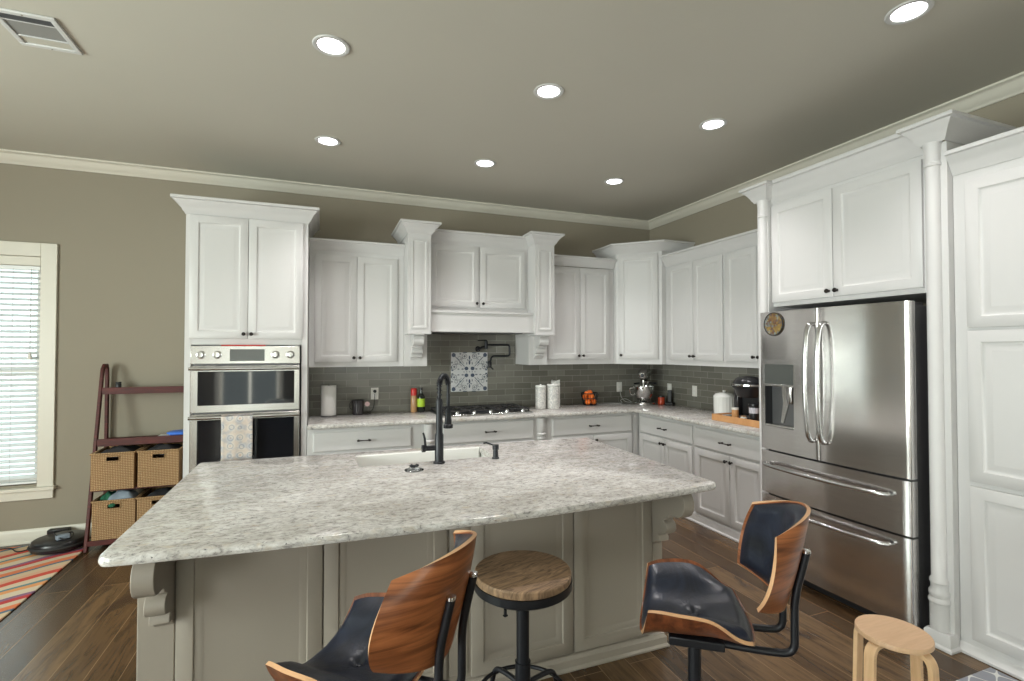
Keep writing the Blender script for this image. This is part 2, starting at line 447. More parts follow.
# ------------------------------------------------------------------ room shell
struct('floor', BX(XL, .1, YR, .1, -.08, 0), 'floor', label='brown wide plank wood floor')
struct('ceiling', BX(XL-.1, .1, YR-.1, .1, H, H+.1), 'ceil', label='greige painted ceiling')
def wall_with_holes(name, axis, fixed0, fixed1, lo, hi, holes, m='wall'):
    bm = bmesh.new()
    def b(a0, a1, z0, z1):
        if a1-a0 < 1e-4 or z1-z0 < 1e-4: return
        if axis == 'x': box(bm, a0, a1, fixed0, fixed1, z0, z1)
        else: box(bm, fixed0, fixed1, a0, a1, z0, z1)
    cur = lo
    for a0, a1, z0, z1 in sorted(holes):
        b(cur, a0, 0, H); b(a0, a1, 0, z0); b(a0, a1, z1, H); cur = a1
    b(cur, hi, 0, H)
    return struct(name, bm, m, label='greige painted wall')
WX0, WX1, WZ0, WZ1 = -6.78, -5.885, .46, 2.285     # opening of the window on the back wall
wall_with_holes('wall_back', 'x', 0, .12, XL, .12, [(WX0, WX1, WZ0, WZ1)])
struct('wall_right', BX(0, .12, YR, 0, 0, H), 'wall', label='greige painted wall')
wall_with_holes('wall_left', 'y', XL-.12, XL, YR, .12, [(-4.45, -2.75, .6, 2.4), (-7.45, -5.75, .6, 2.4)])
wall_with_holes('wall_rear', 'x', YR-.12, YR, XL-.12, .12, [(-5.9, -4.7, 0.02, 2.15), (-3.5, -1.3, .85, 2.35)])

crown = [(0, H-.085), (.012, H-.085), (.016, H-.078), (.030, H-.070), (.052, H-.050), (.066, H-.030), (.078, H-.018), (.093, H-.014), (.093, H-.001), (0, H-.001)]
bm = bmesh.new(); sweep(bm, [(XL, 0), (0, 0), (0, YR), (XL, YR)], crown, closed=True)
struct('trim_1', bm, 'trim', label='cream crown moulding under the ceiling')
def baseboard(name, path):
    bm = bmesh.new(); sweep(bm, path, [(0, .001), (.028, .001), (.028, .012), (.016, .022), (.016, .085), (.012, .100), (.006, .110), (0, .110)])
    struct(name, bm, 'trim', label='cream baseboard')
baseboard('baseboard_back', [(XL, 0), (-4.756, 0)])
baseboard('baseboard_left', [(XL, YR), (XL, 0)])
baseboard('baseboard_right', [(0, -5.2), (0, YR)])

# window on the back wall
bm = bmesh.new()
for a in ((WX0-.105, WX0, WZ0-.02, WZ1+.11), (WX1, WX1+.105, WZ0-.02, WZ1+.11), (WX0, WX1, WZ1, WZ1+.11)):
    box(bm, a[0], a[1], -.022, 0, a[2], a[3])
box(bm, WX0-.12, WX1+.12, -.05, 0, WZ0-.045, WZ0-.018)
box(bm, WX0-.105, WX1+.105, -.024, 0, WZ0-.115, WZ0-.045)
w1 = struct('window_1', bm, 'trim', .003, 'window with cream casing on the back wall')
bm = bmesh.new()
for a in ((WX0, WX0+.045), (WX1-.045, WX1)): box(bm, a[0], a[1], .05, .10, WZ0, WZ1)
for a in ((WZ0, WZ0+.06), (WZ1-.06, WZ1), ((WZ0+WZ1)/2-.02, (WZ0+WZ1)/2+.03)): box(bm, WX0+.045, WX1-.045, .05, .10, a[0], a[1])
obj('sash_frame', bm, 'whiteplastic', w1)
obj('pane', BX(WX0+.045, WX1-.045, .072, .076, WZ0+.06, WZ1-.06), 'glass', w1)
bl = thing('window_blind', 'white horizontal slat blind hanging in the window', 'blind', (WX0+.45, .02, WZ1))
obj('valance', BX(-.44, .44, -.03, .03, -.075, -.002), 'trim', bl, .004)
obj('head_rail', BX(-.44, .435, -.022, .02, -.11, -.078), 'blind', bl, .002)
bm = bmesh.new(); n = 42; z = -.13
while z > -(WZ1-WZ0)+.04:
    box(bm, -.438, .435, -.024, .024, -.0012, .0012, mtx=T((0, 0, z)) @ RX(radians(28), 4, 'X')); z -= .043
obj('slats', bm, 'blind', bl)
obj('bottom_rail', BX(-.438, .435, -.02, .02, -(WZ1-WZ0)+.008, -(WZ1-WZ0)+.024), 'blind', bl, .002)
for x in (-.28, .27): 
    bm = bmesh.new(); tube(bm, [(x, -.027, -.1), (x, -.027, -1.80)], .0012, 5); obj('ladder_cord', bm, 'cord', bl)
bm = bmesh.new(); tube(bm, [(.385, -.032, -.1), (.385, -.034, -.77)], .0022, 5)
pc = obj('pull_cord', bm, 'cord', bl)
bm = bmesh.new(); lathe(bm, [(.004, .0), (.010, -.012), (.016, -.045), (.016, -.055), (0, -.056)], 12, T((.385, -.036, -.77))); obj('tassel', bm, 'whiteplastic', pc)

# windows and doors behind and left of the camera (they light the room and show in reflections)
def plain_window(name, axis, a0, a1, z0, z1, f, inward):
    bm = bmesh.new()
    def b(p0, p1, q0, q1, d0, d1):
        lo, hi = sorted((f+d0*inward, f+d1*inward))
        if axis == 'x': box(bm, p0, p1, lo, hi, q0, q1)
        else: box(bm, lo, hi, p0, p1, q0, q1)
    b(a0-.1, a0, max(z0-.1, 0.001), z1+.1, 0, .02); b(a1, a1+.1, max(z0-.1, .001), z1+.1, 0, .02); b(a0, a1, z1, z1+.1, 0, .02)
    if z0 > .1: b(a0, a1, z0-.1, z0, 0, .03)
    mid = (a0+a1)/2
    for p in (a0, mid-.025, a1-.05): b(p, p+.05, z0, z1, -.08, -.04)
    for q in (z0, z1-.06, (z0+z1)/2): b(a0, a1, q, q+.05, -.08, -.04)
    struct(name, bm, 'trim', label='window with cream casing')
plain_window('window_2', 'y', -4.45, -2.75, .6, 2.4, XL, 1)
plain_window('window_3', 'y', -7.45, -5.75, .6, 2.4, XL, 1)
plain_window('window_4', 'x', -3.5, -1.3, .85, 2.35, YR, 1)
plain_window('door_1', 'x', -5.9, -4.7, .02, 2.15, YR, 1)

# ------------------------------------------------------------------ ceiling fittings
cans = [(-3.732, -2.405), (-3.735, -1.157), (-2.501, -1.155), (-2.496, -2.395), (-1.246, -1.157), (-1.244, -2.403), (-1.243, -3.632)]
canlab = ['recessed ceiling lamp nearest the ceiling vent, above the left of the island', 'recessed ceiling lamp in front of the tall oven cabinet', 'recessed ceiling lamp in front of the range hood',
          'recessed ceiling lamp above the middle of the island, large centre lamp', 'recessed ceiling lamp nearest the room corner', 'recessed ceiling lamp in front of the cabinet above the fridge', 'recessed ceiling lamp at the top right, largest of all']
def make_can():
    t = thing('ceiling_lamp', canlab[0], 'lamp', (0, 0, 0), 0, 'recessed ceiling lamps')
    bm = bmesh.new(); lathe(bm, [(.066, -.001), (.090, -.001), (.092, -.004), (.088, -.008), (.074, -.009), (.068, -.006), (.066, -.001)][::-1], 40)
    obj('trim_ring', bm, 'lamptrim', t)
    bm = bmesh.new(); lathe(bm, [(0, -.0045), (.067, -.0045), (.067, -.002), (0, -.002)], 40)
    obj('lens', bm, 'lamp', t)
    return t
c0 = make_can()
for i, (x, y) in enumerate(cans):
    o = c0 if i == 0 else copy_tree(c0)
    o.location = (x, y, H); o['label'] = canlab[i]
    l = bpy.data.lights.new('can_light', 'SPOT'); l.energy = CAN_W*2.9*(1, 1, 1, 1, 1, .8, .5)[i]; l.spot_size = radians(100); l.spot_blend = 1; l.shadow_soft_size = .07; l.color = (1, .955, .95)
    lo = bpy.data.objects.new('can_light', l); lo.location = (0, 0, -.02); lo.parent = o; COL.objects.link(lo)
v = thing('ceiling_vent', 'white ceiling air vent with grey grille', 'vent', (-5.08, -2.015, H), 0); v.scale = (.84, .90, 1)
bm = bmesh.new()
for a in ((-.15, .15, -.17, -.14), (-.15, .15, .14, .17), (-.15, -.12, -.14, .14), (.12, .15, -.14, .14)): box(bm, *a, -.012, -.001)
obj('frame', bm, 'lamptrim', v, .003)
obj('grille', BX(-.119, .119, -.085, .06, -.006, -.002), 'sisal', v)
for y in (-.086, .062): obj('divider', BX(-.119, .119, y-.004, y+.004, -.011, -.002), 'lamptrim', v)
bm = bmesh.new()
for k in range(5): box(bm, -.119, .119, -.134+k*.01, -.131+k*.01, -.010, -.002)
box(bm, -.119, .119, -.139, -.088, -.0025, -.0015)
obj('louvre', bm, 'steel_dark', v)
obj('damper_plate', BX(-.119, .119, .067, .139, -.005, -.002), 'ceil', v)
for x, y in ((0, -.155), (0.0, .155)):
    bm = bmesh.new(); lathe(bm, [(.005, -.012), (.005, -.0135), (0, -.0145)], 10, T((x, y, 0))); obj('screw', bm, 'steel_plain', v)

# ------------------------------------------------------------------ cabinet parts
RAISED = [(0, 0), (0, -.017), (.004, -.020), (.056, -.020), (.062, -.013), (.068, -.011), (.074, -.011), (.098, -.018), (.102, -.018)]
RECESS = [(0, 0), (0, -.018), (.003, -.020), (.054, -.020), (.058, -.013), (.068, -.014), (.084, -.007), (.088, -.007)]
SLAB = [(0, 0), (0, -.012), (.006, -.016), (.010, -.020)]
def knob(parent, x, y, z, m='bronze'):
    bm = bmesh.new(); lathe(bm, [(.008, 0), (.005, .006), (.0045, .014), (.010, .018), (.0145, .022), (.0145, .026), (.010, .031), (0, .032)], 14, FRONT)
    return obj('knob', bm, m, parent, loc=(x, y, z))
def door(parent, x, z, w, h, y, kn=None, m='cab', rings=RAISED, name='door'):
    bm = bmesh.new(); rings_panel(bm, w, h, rings)
    d = obj(name, bm, m, parent, loc=(x, y, z))
    if kn == 'L': knob(d, .025, -.020, .038 if z > 1.2 else h-.045)
    if kn == 'R': knob(d, w-.025, -.020, .038 if z > 1.2 else h-.045)
    return d
def pull(parent, x, z, y=-.020, L=.115):
    bm = bmesh.new()
    for s in (-1, 1):
        lathe(bm, [(.008, 0), (.005, .008), (.005, .022), (.008, .024), (.0085, .032), (.004, .037), (0, .037)], 10, T((s*L*.38, 0, 0)) @ FRONT)
    tube(bm, [(-L/2, -.029, .0), (-L*.36, -.029, 0), (0, -.031, .001), (L*.36, -.029, 0), (L/2, -.029, 0)], [.007, .005, .0035, .005, .007], 8)
    return obj('handle', bm, 'bronze', parent, loc=(x, y, z))
def drawer(parent, x, z, w, h, y, m='cab'):
    bm = bmesh.new(); rings_panel(bm, w, h, SLAB)
    d = obj('drawer', bm, m, parent, loc=(x, y, z)); pull(d, w/2, h/2); return d
def cprof(z0, z1, out):
    h = z1-z0
    return [(0, z0), (.006, z0), (.010, z0+.10*h), (out*.22, z0+.16*h), (out*.30, z0+.30*h), (out*.50, z0+.52*h), (out*.74, z0+.70*h), (out*.80, z0+.78*h), (out, z0+.82*h), (out, z1-.004), (out-.004, z1), (0, z1)]
def crownpart(parent, path, z0, z1, out, m='cab', name='crown_moulding'):
    bm = bmesh.new(); sweep(bm, path, cprof(z0, z1, out)); return obj(name, bm, m, parent)
def fluted_column(parent, x, y, z0, z1, r=.05, name='column'):
    bm = bmesh.new()
    p = [(r*1.12, z0), (r*1.12, z0+.135), (r*1.25, z0+.140), (r*1.28, z0+.152), (r*1.1, z0+.165), (r*1.2, z0+.18), (r*1.2, z0+.195), (r*.98, z0+.21), (r*.98, z0+.235), (r*1.1, z0+.24), (r*1.1, z0+.255), (r*.9, z0+.265),
         (r*.86, z1-.125), (r*1.0, z1-.122), (r*1.02, z1-.110), (r*.90, z1-.104), (r*.95, z1-.06), (r*1.05, z1-.02), (r*1.15, z1)]
    lathe(bm, p, 32, T((x, y, 0)))
    return obj(name, bm, 'cab', parent)
def scroll_prof(d, h):
    """outline (depth, z) of a scrolled bracket, top at z=0, depth d at top, height h"""
    pts = [(0, 0), (d, 0), (d, -.05*h)]
    for k in range(9):
        a = pi/2*.9 - k/8*pi*.95; pts.append((d*.80+d*.22*cos(a), -.24*h+.19*h*sin(a)))
    pts += [(d*.62, -.44*h), (d*.52, -.47*h), (d*.52, -.51*h), (d*.42, -.53*h)]
    for k in range(7):
        a = pi/2*.8-k/6*pi*.85; pts.append((d*.34+d*.16*cos(a), -.66*h+.11*h*sin(a)))
    pts += [(d*.22, -.80*h), (d*.26, -.84*h), (d*.26, -.90*h), (d*.10, -.93*h), (.004, -h), (0, -h)]
    return pts
def corbel(parent, x0, x1, y, z, d, h, m, name='corbel'):
    bm = bmesh.new(); P = scroll_prof(d, h)
    a = [bm.verts.new((x0, y-p, z+q)) for p, q in P]; b = [bm.verts.new((x1, y-p, z+q)) for p, q in P]
    n = len(P); bm.faces.new(a); bm.faces.new(b[::-1])
    for i in range(n): bm.faces.new((a[i], b[i], b[(i+1) % n], a[(i+1) % n]))
    return obj(name, bm, m, parent, .0025, 1)

# ------------------------------------------------------------------ tall oven cabinet
OX0, OX1, OF = -4.752, -3.879, -.64
t = thing('oven_cabinet', 'tall white cabinet holding the double wall oven', 'cabinet', (OX0, 0, 0)); w = OX1-OX0
bm = bmesh.new()
box(bm, 0, .045, OF, -.003, 0.002, 2.60); box(bm, w-.045, w, OF, -.003, .002, 2.60)
box(bm, .045, w-.045, OF, -.003, 1.575, 2.60); box(bm, .045, w-.045, OF, -.003, .002, .36); box(bm, .045, w-.045, -.05, -.003, .36, 1.575)
obj('body', bm, 'cab', t, .002)
door(t, .032, 1.622, .400, .958, OF, 'R'); door(t, .436, 1.622, .400, .958, OF, 'L')
drawer(t, .032, .11, .805, .24, OF)
crownpart(t, [(0, -.003), (0, OF), (w, OF), (w, -.003)], 2.585, 2.708, .085)
bm = bmesh.new(); sweep(bm, [(0, -.003), (0, OF), (w, OF)], [(0, .002), (.014, .002), (.014, .07), (.008, .08), (0, .08)]); obj('base_moulding', bm, 'cab', t)

ov = thing('double_wall_oven', 'stainless steel double wall oven with control panel', 'oven', (-4.320, OF, 0))
OW = .385
obj('body', BX(-OW+.01, OW-.01, 0.002, .56, .37, 1.570), 'steel_dark', ov)
cp = obj('control_panel', BX(-OW, OW, -.028, -.001, 1.425, 1.566), 'steel_plain', ov, .003)
obj('display', BX(-.120, .125, -.0305, -.0285, 1.447, 1.540), ['display'], cp, .001)
for x in (-.315, -.205, .205, .315):
    bm = bmesh.new(); lathe(bm, [(.032, 0), (.032, .004), (.024, .006), (.022, .028), (.019, .032), (0, .033)], 24, FRONT); box(bm, -.004, .004, -.038, -.031, -.020, .020)
    obj('dial', bm, 'steel_handle', cp, loc=(x, -.0285, 1.497))
bm = bmesh.new(); box(bm, -.18, .13, -.029, -.004, 1.5665, 1.574); obj('red_ruler', bm, 'red', cp)
def oven_door(z0, z1):
    bm = bmesh.new(); rings_panel(bm, OW*2, z1-z0, [(0, 0), (0, -.030), (.004, -.034), (.058, -.034), (.064, -.028)])
    d = obj('oven_door', bm, 'steel_plain', ov, loc=(-OW, -.002, z0))
    obj('window', BX(.050, OW*2-.040, -.0385, -.0345, .055, z1-z0-.045), 'ovenglass', d, .002)
    bm = bmesh.new(); hz = z1-z0-.022
    tube(bm, [(.0, -.078, hz), (OW*2, -.078, hz)], .014, 12, flat=(1, 1))
    for x in (.03, OW*2-.03): box(bm, x-.014, x+.014, -.078, -.034, hz-.012, hz+.012)
    obj('handle', bm, 'steel_handle', d); return d
oven_door(1.050, 1.412); oven_door(.40, 1.038)
# towel on the lower handle
bm = bmesh.new(); nx, nz = 14, 22; gr = []
HZ, HY = 1.038-.022, OF-.002-.078
for i in range(nx+1):
    u = i/nx; row = []
    for j in range(nz+1):
        s = -.30+j/nz*.66      # arc length, front side positive
        wv = .004*sin(u*9+s*4)
        if s < -.02: p = (HY+.017+wv*.4, HZ+s*1.0+.02)
        elif s < .03: a = (s+.02)/.05*pi; p = (HY+.017*cos(a), HZ+.017*sin(a))
        else: p = (HY-.017-.006*min(1, s*6)+wv, HZ-(s-.03))
        row.append(bm.verts.new((-4.485+u*.215+.004*sin(s*7), p[0], p[1])))
    gr.append(row)
for i in range(nx):
    for j in range(nz): bm.faces.new((gr[i][j], gr[i+1][j], gr[i+1][j+1], gr[i][j+1]))
o = obj('tea_towel', bm, 'towel', smooth=True); sm = o.modifiers.new('s', 'SOLIDIFY'); sm.thickness = .003; sm.offset = 1
tag(o, 'printed cream tea towel hanging over the lower oven handle', 'towel')

# ------------------------------------------------------------------ wall cabinets on the back wall
UB, UT = 1.38, 2.43
t = thing('wall_cabinet', 'white two door wall cabinet between the oven cabinet and range hood', 'cabinet', (-3.876, 0, 0), 0, 'white wall cabinets')
w = .832
obj('body', BX(0, w, -.33, -.003, UB, UT), 'cab', t, .002)
door(t, .045, 1.425, .361, .965, -.33, 'R'); door(t, .409, 1.425, .361, .965, -.33, 'L')
crownpart(t, [(0, -.33), (w, -.33)], 2.425, 2.525, .07)
t = thing('wall_cabinet', 'white two door wall cabinet between the range hood and corner cabinet', 'cabinet', (-1.565, 0, 0), 0, 'white wall cabinets')
w = .832
obj('body', BX(0, w, -.33, -.003, UB, UT), 'cab', t, .002)
door(t, .022, 1.435, .381, .985, -.33, 'R'); door(t, .407, 1.435, .365, .985, -.33, 'L')
crownpart(t, [(0, -.33), (w, -.33)], 2.435, 2.54, .07)

# range hood mantle
HX0, HX1 = -3.042, -1.568
t = thing('range_hood', 'white wooden mantle range hood with pilasters over the cooktop', 'range hood', (HX0, 0, 0)); w = HX1-HX0; pw = .212
bm = bmesh.new()
for x in (0, w-pw):
    box(bm, x, x+pw, -.38, -.003, UB, 1.68)
    box(bm, x, x+pw, -.55, -.003, 1.70, 2.60); box(bm, x-.004 if x else x, x+pw+(.004 if not x else 0), -.56, -.003, 1.68, 1.70)
box(bm, pw, w-pw, -.36, -.003, 1.90, 2.60)
obj('body', bm, 'cab', t, .002)
bm = bmesh.new(); box(bm, pw, w-pw, -.50, -.03, 1.715, 1.885); box(bm, pw, w-pw, -.515, -.03, 1.885, 1.905); box(bm, pw, w-pw, -.51, -.03, 1.705, 1.722)
obj('valance', bm, 'cab', t, .002)
obj('filter', BX(pw+.1, w-pw-.1, -.46, -.08, 1.698, 1.704), 'steel_dark', t)
for x in (0, w-pw):
    bm = bmesh.new(); rings_panel(bm, .15, .82, [(0, 0), (0, -.006), (.006, -.008), (.016, -.008), (.022, -.002), (.030, -.002), (.045, -.008)])
    obj('pilaster_panel', bm, 'cab', t, loc=(x+.031, -.55, 1.73))
    corbel(t, x+.056, x+.156, -.38, 1.68, .155, .235, 'cab')
door(t, pw+.03, 1.955, .485, .60, -.36, 'R'); door(t, pw+.53, 1.955, .485, .60, -.36, 'L')
for a in ((0, pw), (w-pw, w)):
    crownpart(t, [(a[0], -.003), (a[0], -.55), (a[1], -.55), (a[1], -.003)], 2.598, 2.705, .08)
crownpart(t, [(pw, -.36), (w-pw, -.36)], 2.575, 2.69, .08)

# diagonal corner cabinet
P = [(-.003, -.003), (-.728, -.003), (-.728, -.375), (-.375, -.715), (-.003, -.715)]
t = thing('corner_cabinet', 'tall white diagonal corner wall cabinet with one door', 'cabinet', (0, 0, 0), 0)
bm = bmesh.new()
a = [bm.verts.new((x, y, UB)) for x, y in P]; b = [bm.verts.new((x, y, 2.60)) for x, y in P]
bm.faces.new(a); bm.faces.new(b[::-1])
for i in range(5): bm.faces.new((a[i], b[i], b[(i+1) % 5], a[(i+1) % 5]))
obj('body', bm, 'cab', t, .002)
crownpart(t, [P[1], P[2], P[3], P[4]], 2.59, 2.70, .085)
dl = sqrt(.353**2+.34**2); ang = math.atan2(-.34, .353)
bm = bmesh.new(); rings_panel(bm, dl-.07, 1.14, RAISED); d = obj('door', bm, 'cab', t, loc=(-.728+.03*cos(ang), -.375+.03*sin(ang), 1.435), rot=(0, 0, ang)); knob(d, .028, -.02, .042)

# right wall uppers: local x runs towards the camera
def rthing(name, label, cat, y, group=None): return thing(name, label, cat, (0, y, 0), RW, group)
t = rthing('wall_cabinet', 'white two door wall cabinet on the right wall beside the corner cabinet', 'cabinet', -.718, 'white wall cabinets')
w = .845
obj('body', BX(0, w, -.33, -.003, UB, UT), 'cab', t, .002)
door(t, .062, 1.435, .372, .975, -.33, 'R'); door(t, .438, 1.435, .385, .975, -.33, 'L')
crownpart(t, [(0, -.33), (w, -.33)], 2.425, 2.54, .075)
t = rthing('wall_cabinet', 'white wall cabinet above the coffee maker beside the fridge', 'cabinet', -1.564, 'white wall cabinets')
w = .740
obj('body', BX(0, w, -.33, -.003, UB, UT), 'cab', t, .002)
door(t, .010, 1.435, .350, .975, -.33, 'R'); door(t, .364, 1.435, .345, .975, -.33, 'L')
crownpart(t, [(0, -.33), (w, -.33)], 2.425, 2.54, .075)

# ------------------------------------------------------------------ base cabinets
BF = -.64
def base(name, label, w, loc, rz, layout, fill=None):
    t = thing(name, label, 'cabinet', loc, rz, 'white base cabinets')
    obj('body', BX(0, w, BF, -.003, .002, .874), 'cab', t, .002)
    bm = bmesh.new(); sweep(bm, [(0, BF), (w, BF)], [(0, .002), (.024, .002), (.024, .014), (.014, .022), (.014, .075), (.006, .085), (0, .085)]); obj('base_moulding', bm, 'cab', t)
    for k, x, z, ww, h, kn in layout:
        if k == 'D': drawer(t, x, z, ww, h, BF)
        else: door(t, x, z, ww, h, BF, kn)
    return t
base('base_cabinet', 'white base cabinet left of the cooktop with one wide drawer', .95, (-3.876, 0, 0), 0,
     [('D', .045, .682, .81, .165, 0), ('d', .045, .105, .403, .56, 'R'), ('d', .452, .105, .403, .56, 'L')])
t = base('base_cabinet', 'white base cabinet under the cooktop with slim corner posts', 1.235, (-2.925, 0, 0), 0,
         [('D', .185, .678, .90, .185, 0), ('d', .185, .105, .448, .555, 'R'), ('d', .637, .105, .448, .555, 'L')])
for x in (.060, 1.165):
    bm = bmesh.new(); lathe(bm, [(.04, .09), (.04, .20), (.046, .21), (.03, .225), (.038, .25), (.042, .45), (.034, .62), (.030, .66), (.042, .67), (.042, .68), (.032, .69), (.046, .71), (.046, .72), (.036, .73), (.042, .745), (.042, .870)], 24, T((x, BF-.001, 0)))
    obj('turned_post', bm, 'cab', t)
base('base_cabinet', 'white base cabinet between the cooktop and the room corner', .985, (-1.689, 0, 0), 0,
     [('D', .045, .682, .92, .170, 0), ('d', .045, .105, .458, .56, 'R'), ('d', .507, .105, .458, .56, 'L')])
obj_ = base('corner_base_cabinet', 'white blind corner base cabinet where the worktops meet', .62, (-.700, 0, 0), 0, [])
obj_['category'] = 'cabinet'; del obj_['group']
base('base_cabinet', 'white base cabinet on the right wall nearest the corner', .846, (0, -.668, 0), RW,
     [('D', .028, .682, .788, .168, 0), ('d', .028, .10, .392, .567, 'R'), ('d', .424, .10, .392, .567, 'L')])
base('base_cabinet', 'white base cabinet on the right wall beside the fridge', .788, (0, -1.516, 0), RW,
     [('D', .010, .680, .745, .168, 0), ('d', .010, .10, .400, .565, 'R'), ('d', .414, .10, .341, .565, 'L')])
# shrink the corner unit so that it stays behind the neighbouring fronts
bmc = [c for c in COL.objects if c.parent == obj_]
for c in bmc:
    if c.name.startswith('base_moulding'): bpy.data.objects.remove(c)

# worktop helper: slab from an outline with rounded edge
def rounded(poly, rads, n=6):
    out = []; N = len(poly)
    for i in range(N):
        p = Vector(poly[i]); a = Vector(poly[i-1]); c = Vector(poly[(i+1) % N]); r = rads[i]
        if r <= 0: out.append(p); continue
        u = (a-p).normalized(); v_ = (c-p).normalized(); s = p+u*r; e = p+v_*r
        for k in range(n+1):
            q = k/n; out.append(s*(1-q)**2+p*2*q*(1-q)+e*q*q)
    return out
def inset_loop(L, d):
    N = len(L); out = []
    for i in range(N):
        a, p, c = L[i-1], L[i], L[(i+1) % N]
        d1 = (p-a).normalized(); d2 = (c-p).normalized()
        n1 = Vector((-d1.y, d1.x)); n2 = Vector((-d2.y, d2.x)); m = n1+n2; m = m/(m.length_squared/2)
        out.append(p+m*d)
    return out
def slab(name, outline, holes, z0, z1, m, parent=None, r=.010):
    """outline counter-clockwise list of Vectors"""
    bm = bmesh.new()
    prof = [(r, z0), (r*.3, z0+r*.3), (0, z0+r), (0, z1-r), (r*.3, z1-r*.3), (r, z1)]
    rings = [[bm.verts.new((p.x, p.y, z)) for p in inset_loop(outline, ins)] for ins, z in prof]
    N = len(outline)
    for a, b in zip(rings, rings[1:]):
        for i in range(N):
            f = bm.faces.new((a[i], a[(i+1) % N], b[(i+1) % N], b[i])); f.smooth = True
    H_ = [[[bm.verts.new((p[0], p[1], z)) for p in h] for z in (z0, z1)] for h in holes]
    for lo, hi in H_:
        k = len(lo)
        for i in range(k): bm.faces.new((lo[i], hi[i], hi[(i+1) % k], lo[(i+1) % k]))
    for ring, idx in ((rings[0], 0), (rings[-1], 1)):
        edges = []
        for i in range(N): edges.append(bm.edges.get((ring[i], ring[(i+1) % N])) or bm.edges.new((ring[i], ring[(i+1) % N])))
        for hh in H_:
            L = hh[idx]
            for i in range(len(L)): edges.append(bm.edges.get((L[i], L[(i+1) % len(L)])) or bm.edges.new((L[i], L[(i+1) % len(L)])))
        bmesh.ops.triangle_fill(bm, use_beauty=True, use_dissolve=False, edges=edges)
    return obj(name, bm, m, parent)
C1 = -.694
out = rounded([(-3.875, C1), (C1, C1), (C1, -2.305), (-.014, -2.305), (-.014, -.014), (-3.875, -.014)], [0, .03, 0, 0, 0, 0])
out = [Vector(p) for p in out]
o = slab('worktop', out, [], .879, .914, 'granite'); tag(o, 'long L shaped speckled granite worktop against the tiled walls', 'countertop')

# backsplash (part of the room)
bm = bmesh.new(); box(bm, -3.876, -.012, -.012, 0, .915, 1.379); box(bm, -2.829, -1.781, -.012, 0, 1.379, 1.72)
struct('trim_2', bm, 'tile_x', label='grey glass subway tile backsplash on the back wall')
struct('trim_3', BX(-.012, 0, -2.305, 0, .915, 1.379), 'tile_y', label='grey glass subway tile backsplash on the right wall')

# patterned tile square
t = thing('tile_mural', 'square patterned blue and white tile panel above the cooktop', 'tile panel', (-2.307, -.013, 1.303))
obj('tile_panel', BX(-.200, .200, -.006, 0, -.206, .206), 'tilewhite', t, .001)
bm = bmesh.new(); bg2 = bmesh.new()
def blob(b_, cx, cz, rx, rz, rot=0, n=12, y=-.0068):
    vs = []
    for k in range(n):
        a = 2*pi*k/n; x = rx*cos(a); z = rz*sin(a)
        vs.append((cx+x*cos(rot)-z*sin(rot), cz+x*sin(rot)+z*cos(rot)))
    prism(b_, vs, -.0062, y)
def ringm(b_, cx, cz, r, wd, n=16, y=-.0068):
    tube(b_, [(cx+r*cos(2*pi*k/n), -.0062, cz+r*sin(2*pi*k/n)) for k in range(n)], wd, 4, closed=True, flat=(1, .4))
for sx in (-1, 1):
    for sz in (-1, 1):
        blob(bm, sx*.034, sz*.036, .022, .020); blob(bm, sx*.172, sz*.178, .022, .022)
        tube(bm, [(sx*.055, -.0062, sz*.058), (sx*.155, -.0062, sz*.162)], .003, 4)
        tube(bg2, [(sx*.085+.0, -.0062, sz*.062), (sx*.11, -.0062, sz*.085), (sx*.15, -.0062, sz*.08)], .003, 4)
        tube(bg2, [(sx*.060, -.0062, sz*.088), (sx*.085, -.0062, sz*.115), (sx*.08, -.0062, sz*.155)], .003, 4)
        ringm(bg2, sx*.055, sz*.165, .026, .006); ringm(bg2, sx*.165, sz*.055, .026, .006); ringm(bg2, sx*.11, sz*.145, .018, .005); ringm(bg2, sx*.145, sz*.10, .016, .005); blob(bg2, sx*.055, sz*.165, .012, .012); blob(bg2, sx*.165, sz*.055, .012, .012); blob(bg2, sx*.075, sz*.03, .014, .008); blob(bg2, sx*.12, sz*.03, .012, .007); blob(bg2, sx*.10, sz*.10, .010, .010); blob(bg2, sx*.03, sz*.09, .006, .014)
        blob(bg2, sx*.10, sz*.19, .012, .009); blob(bg2, sx*.19, sz*.10, .009, .012)
for s in (-1, 1):
    blob(bm, 0, s*.100, .010, .024); blob(bm, 0, s*.150, .008, .022); blob(bm, s*.185, .02, .012, .008); blob(bm, s*.185, -.02, .012, .008)
    for q in (-1, 1): blob(bm, q*.018, s*.125, .010, .005, q*s*.6); blob(bm, q*.05, s*.204, .026, .004); blob(bm, s*.196, q*.045, .004, .02)
for k in range(-2, 3):
    blob(bg2, k*.03, 0, .006, .006)
obj('blue_motif', bm, 'slate', t); obj('grey_motif', bg2, 'greyglaze', t)

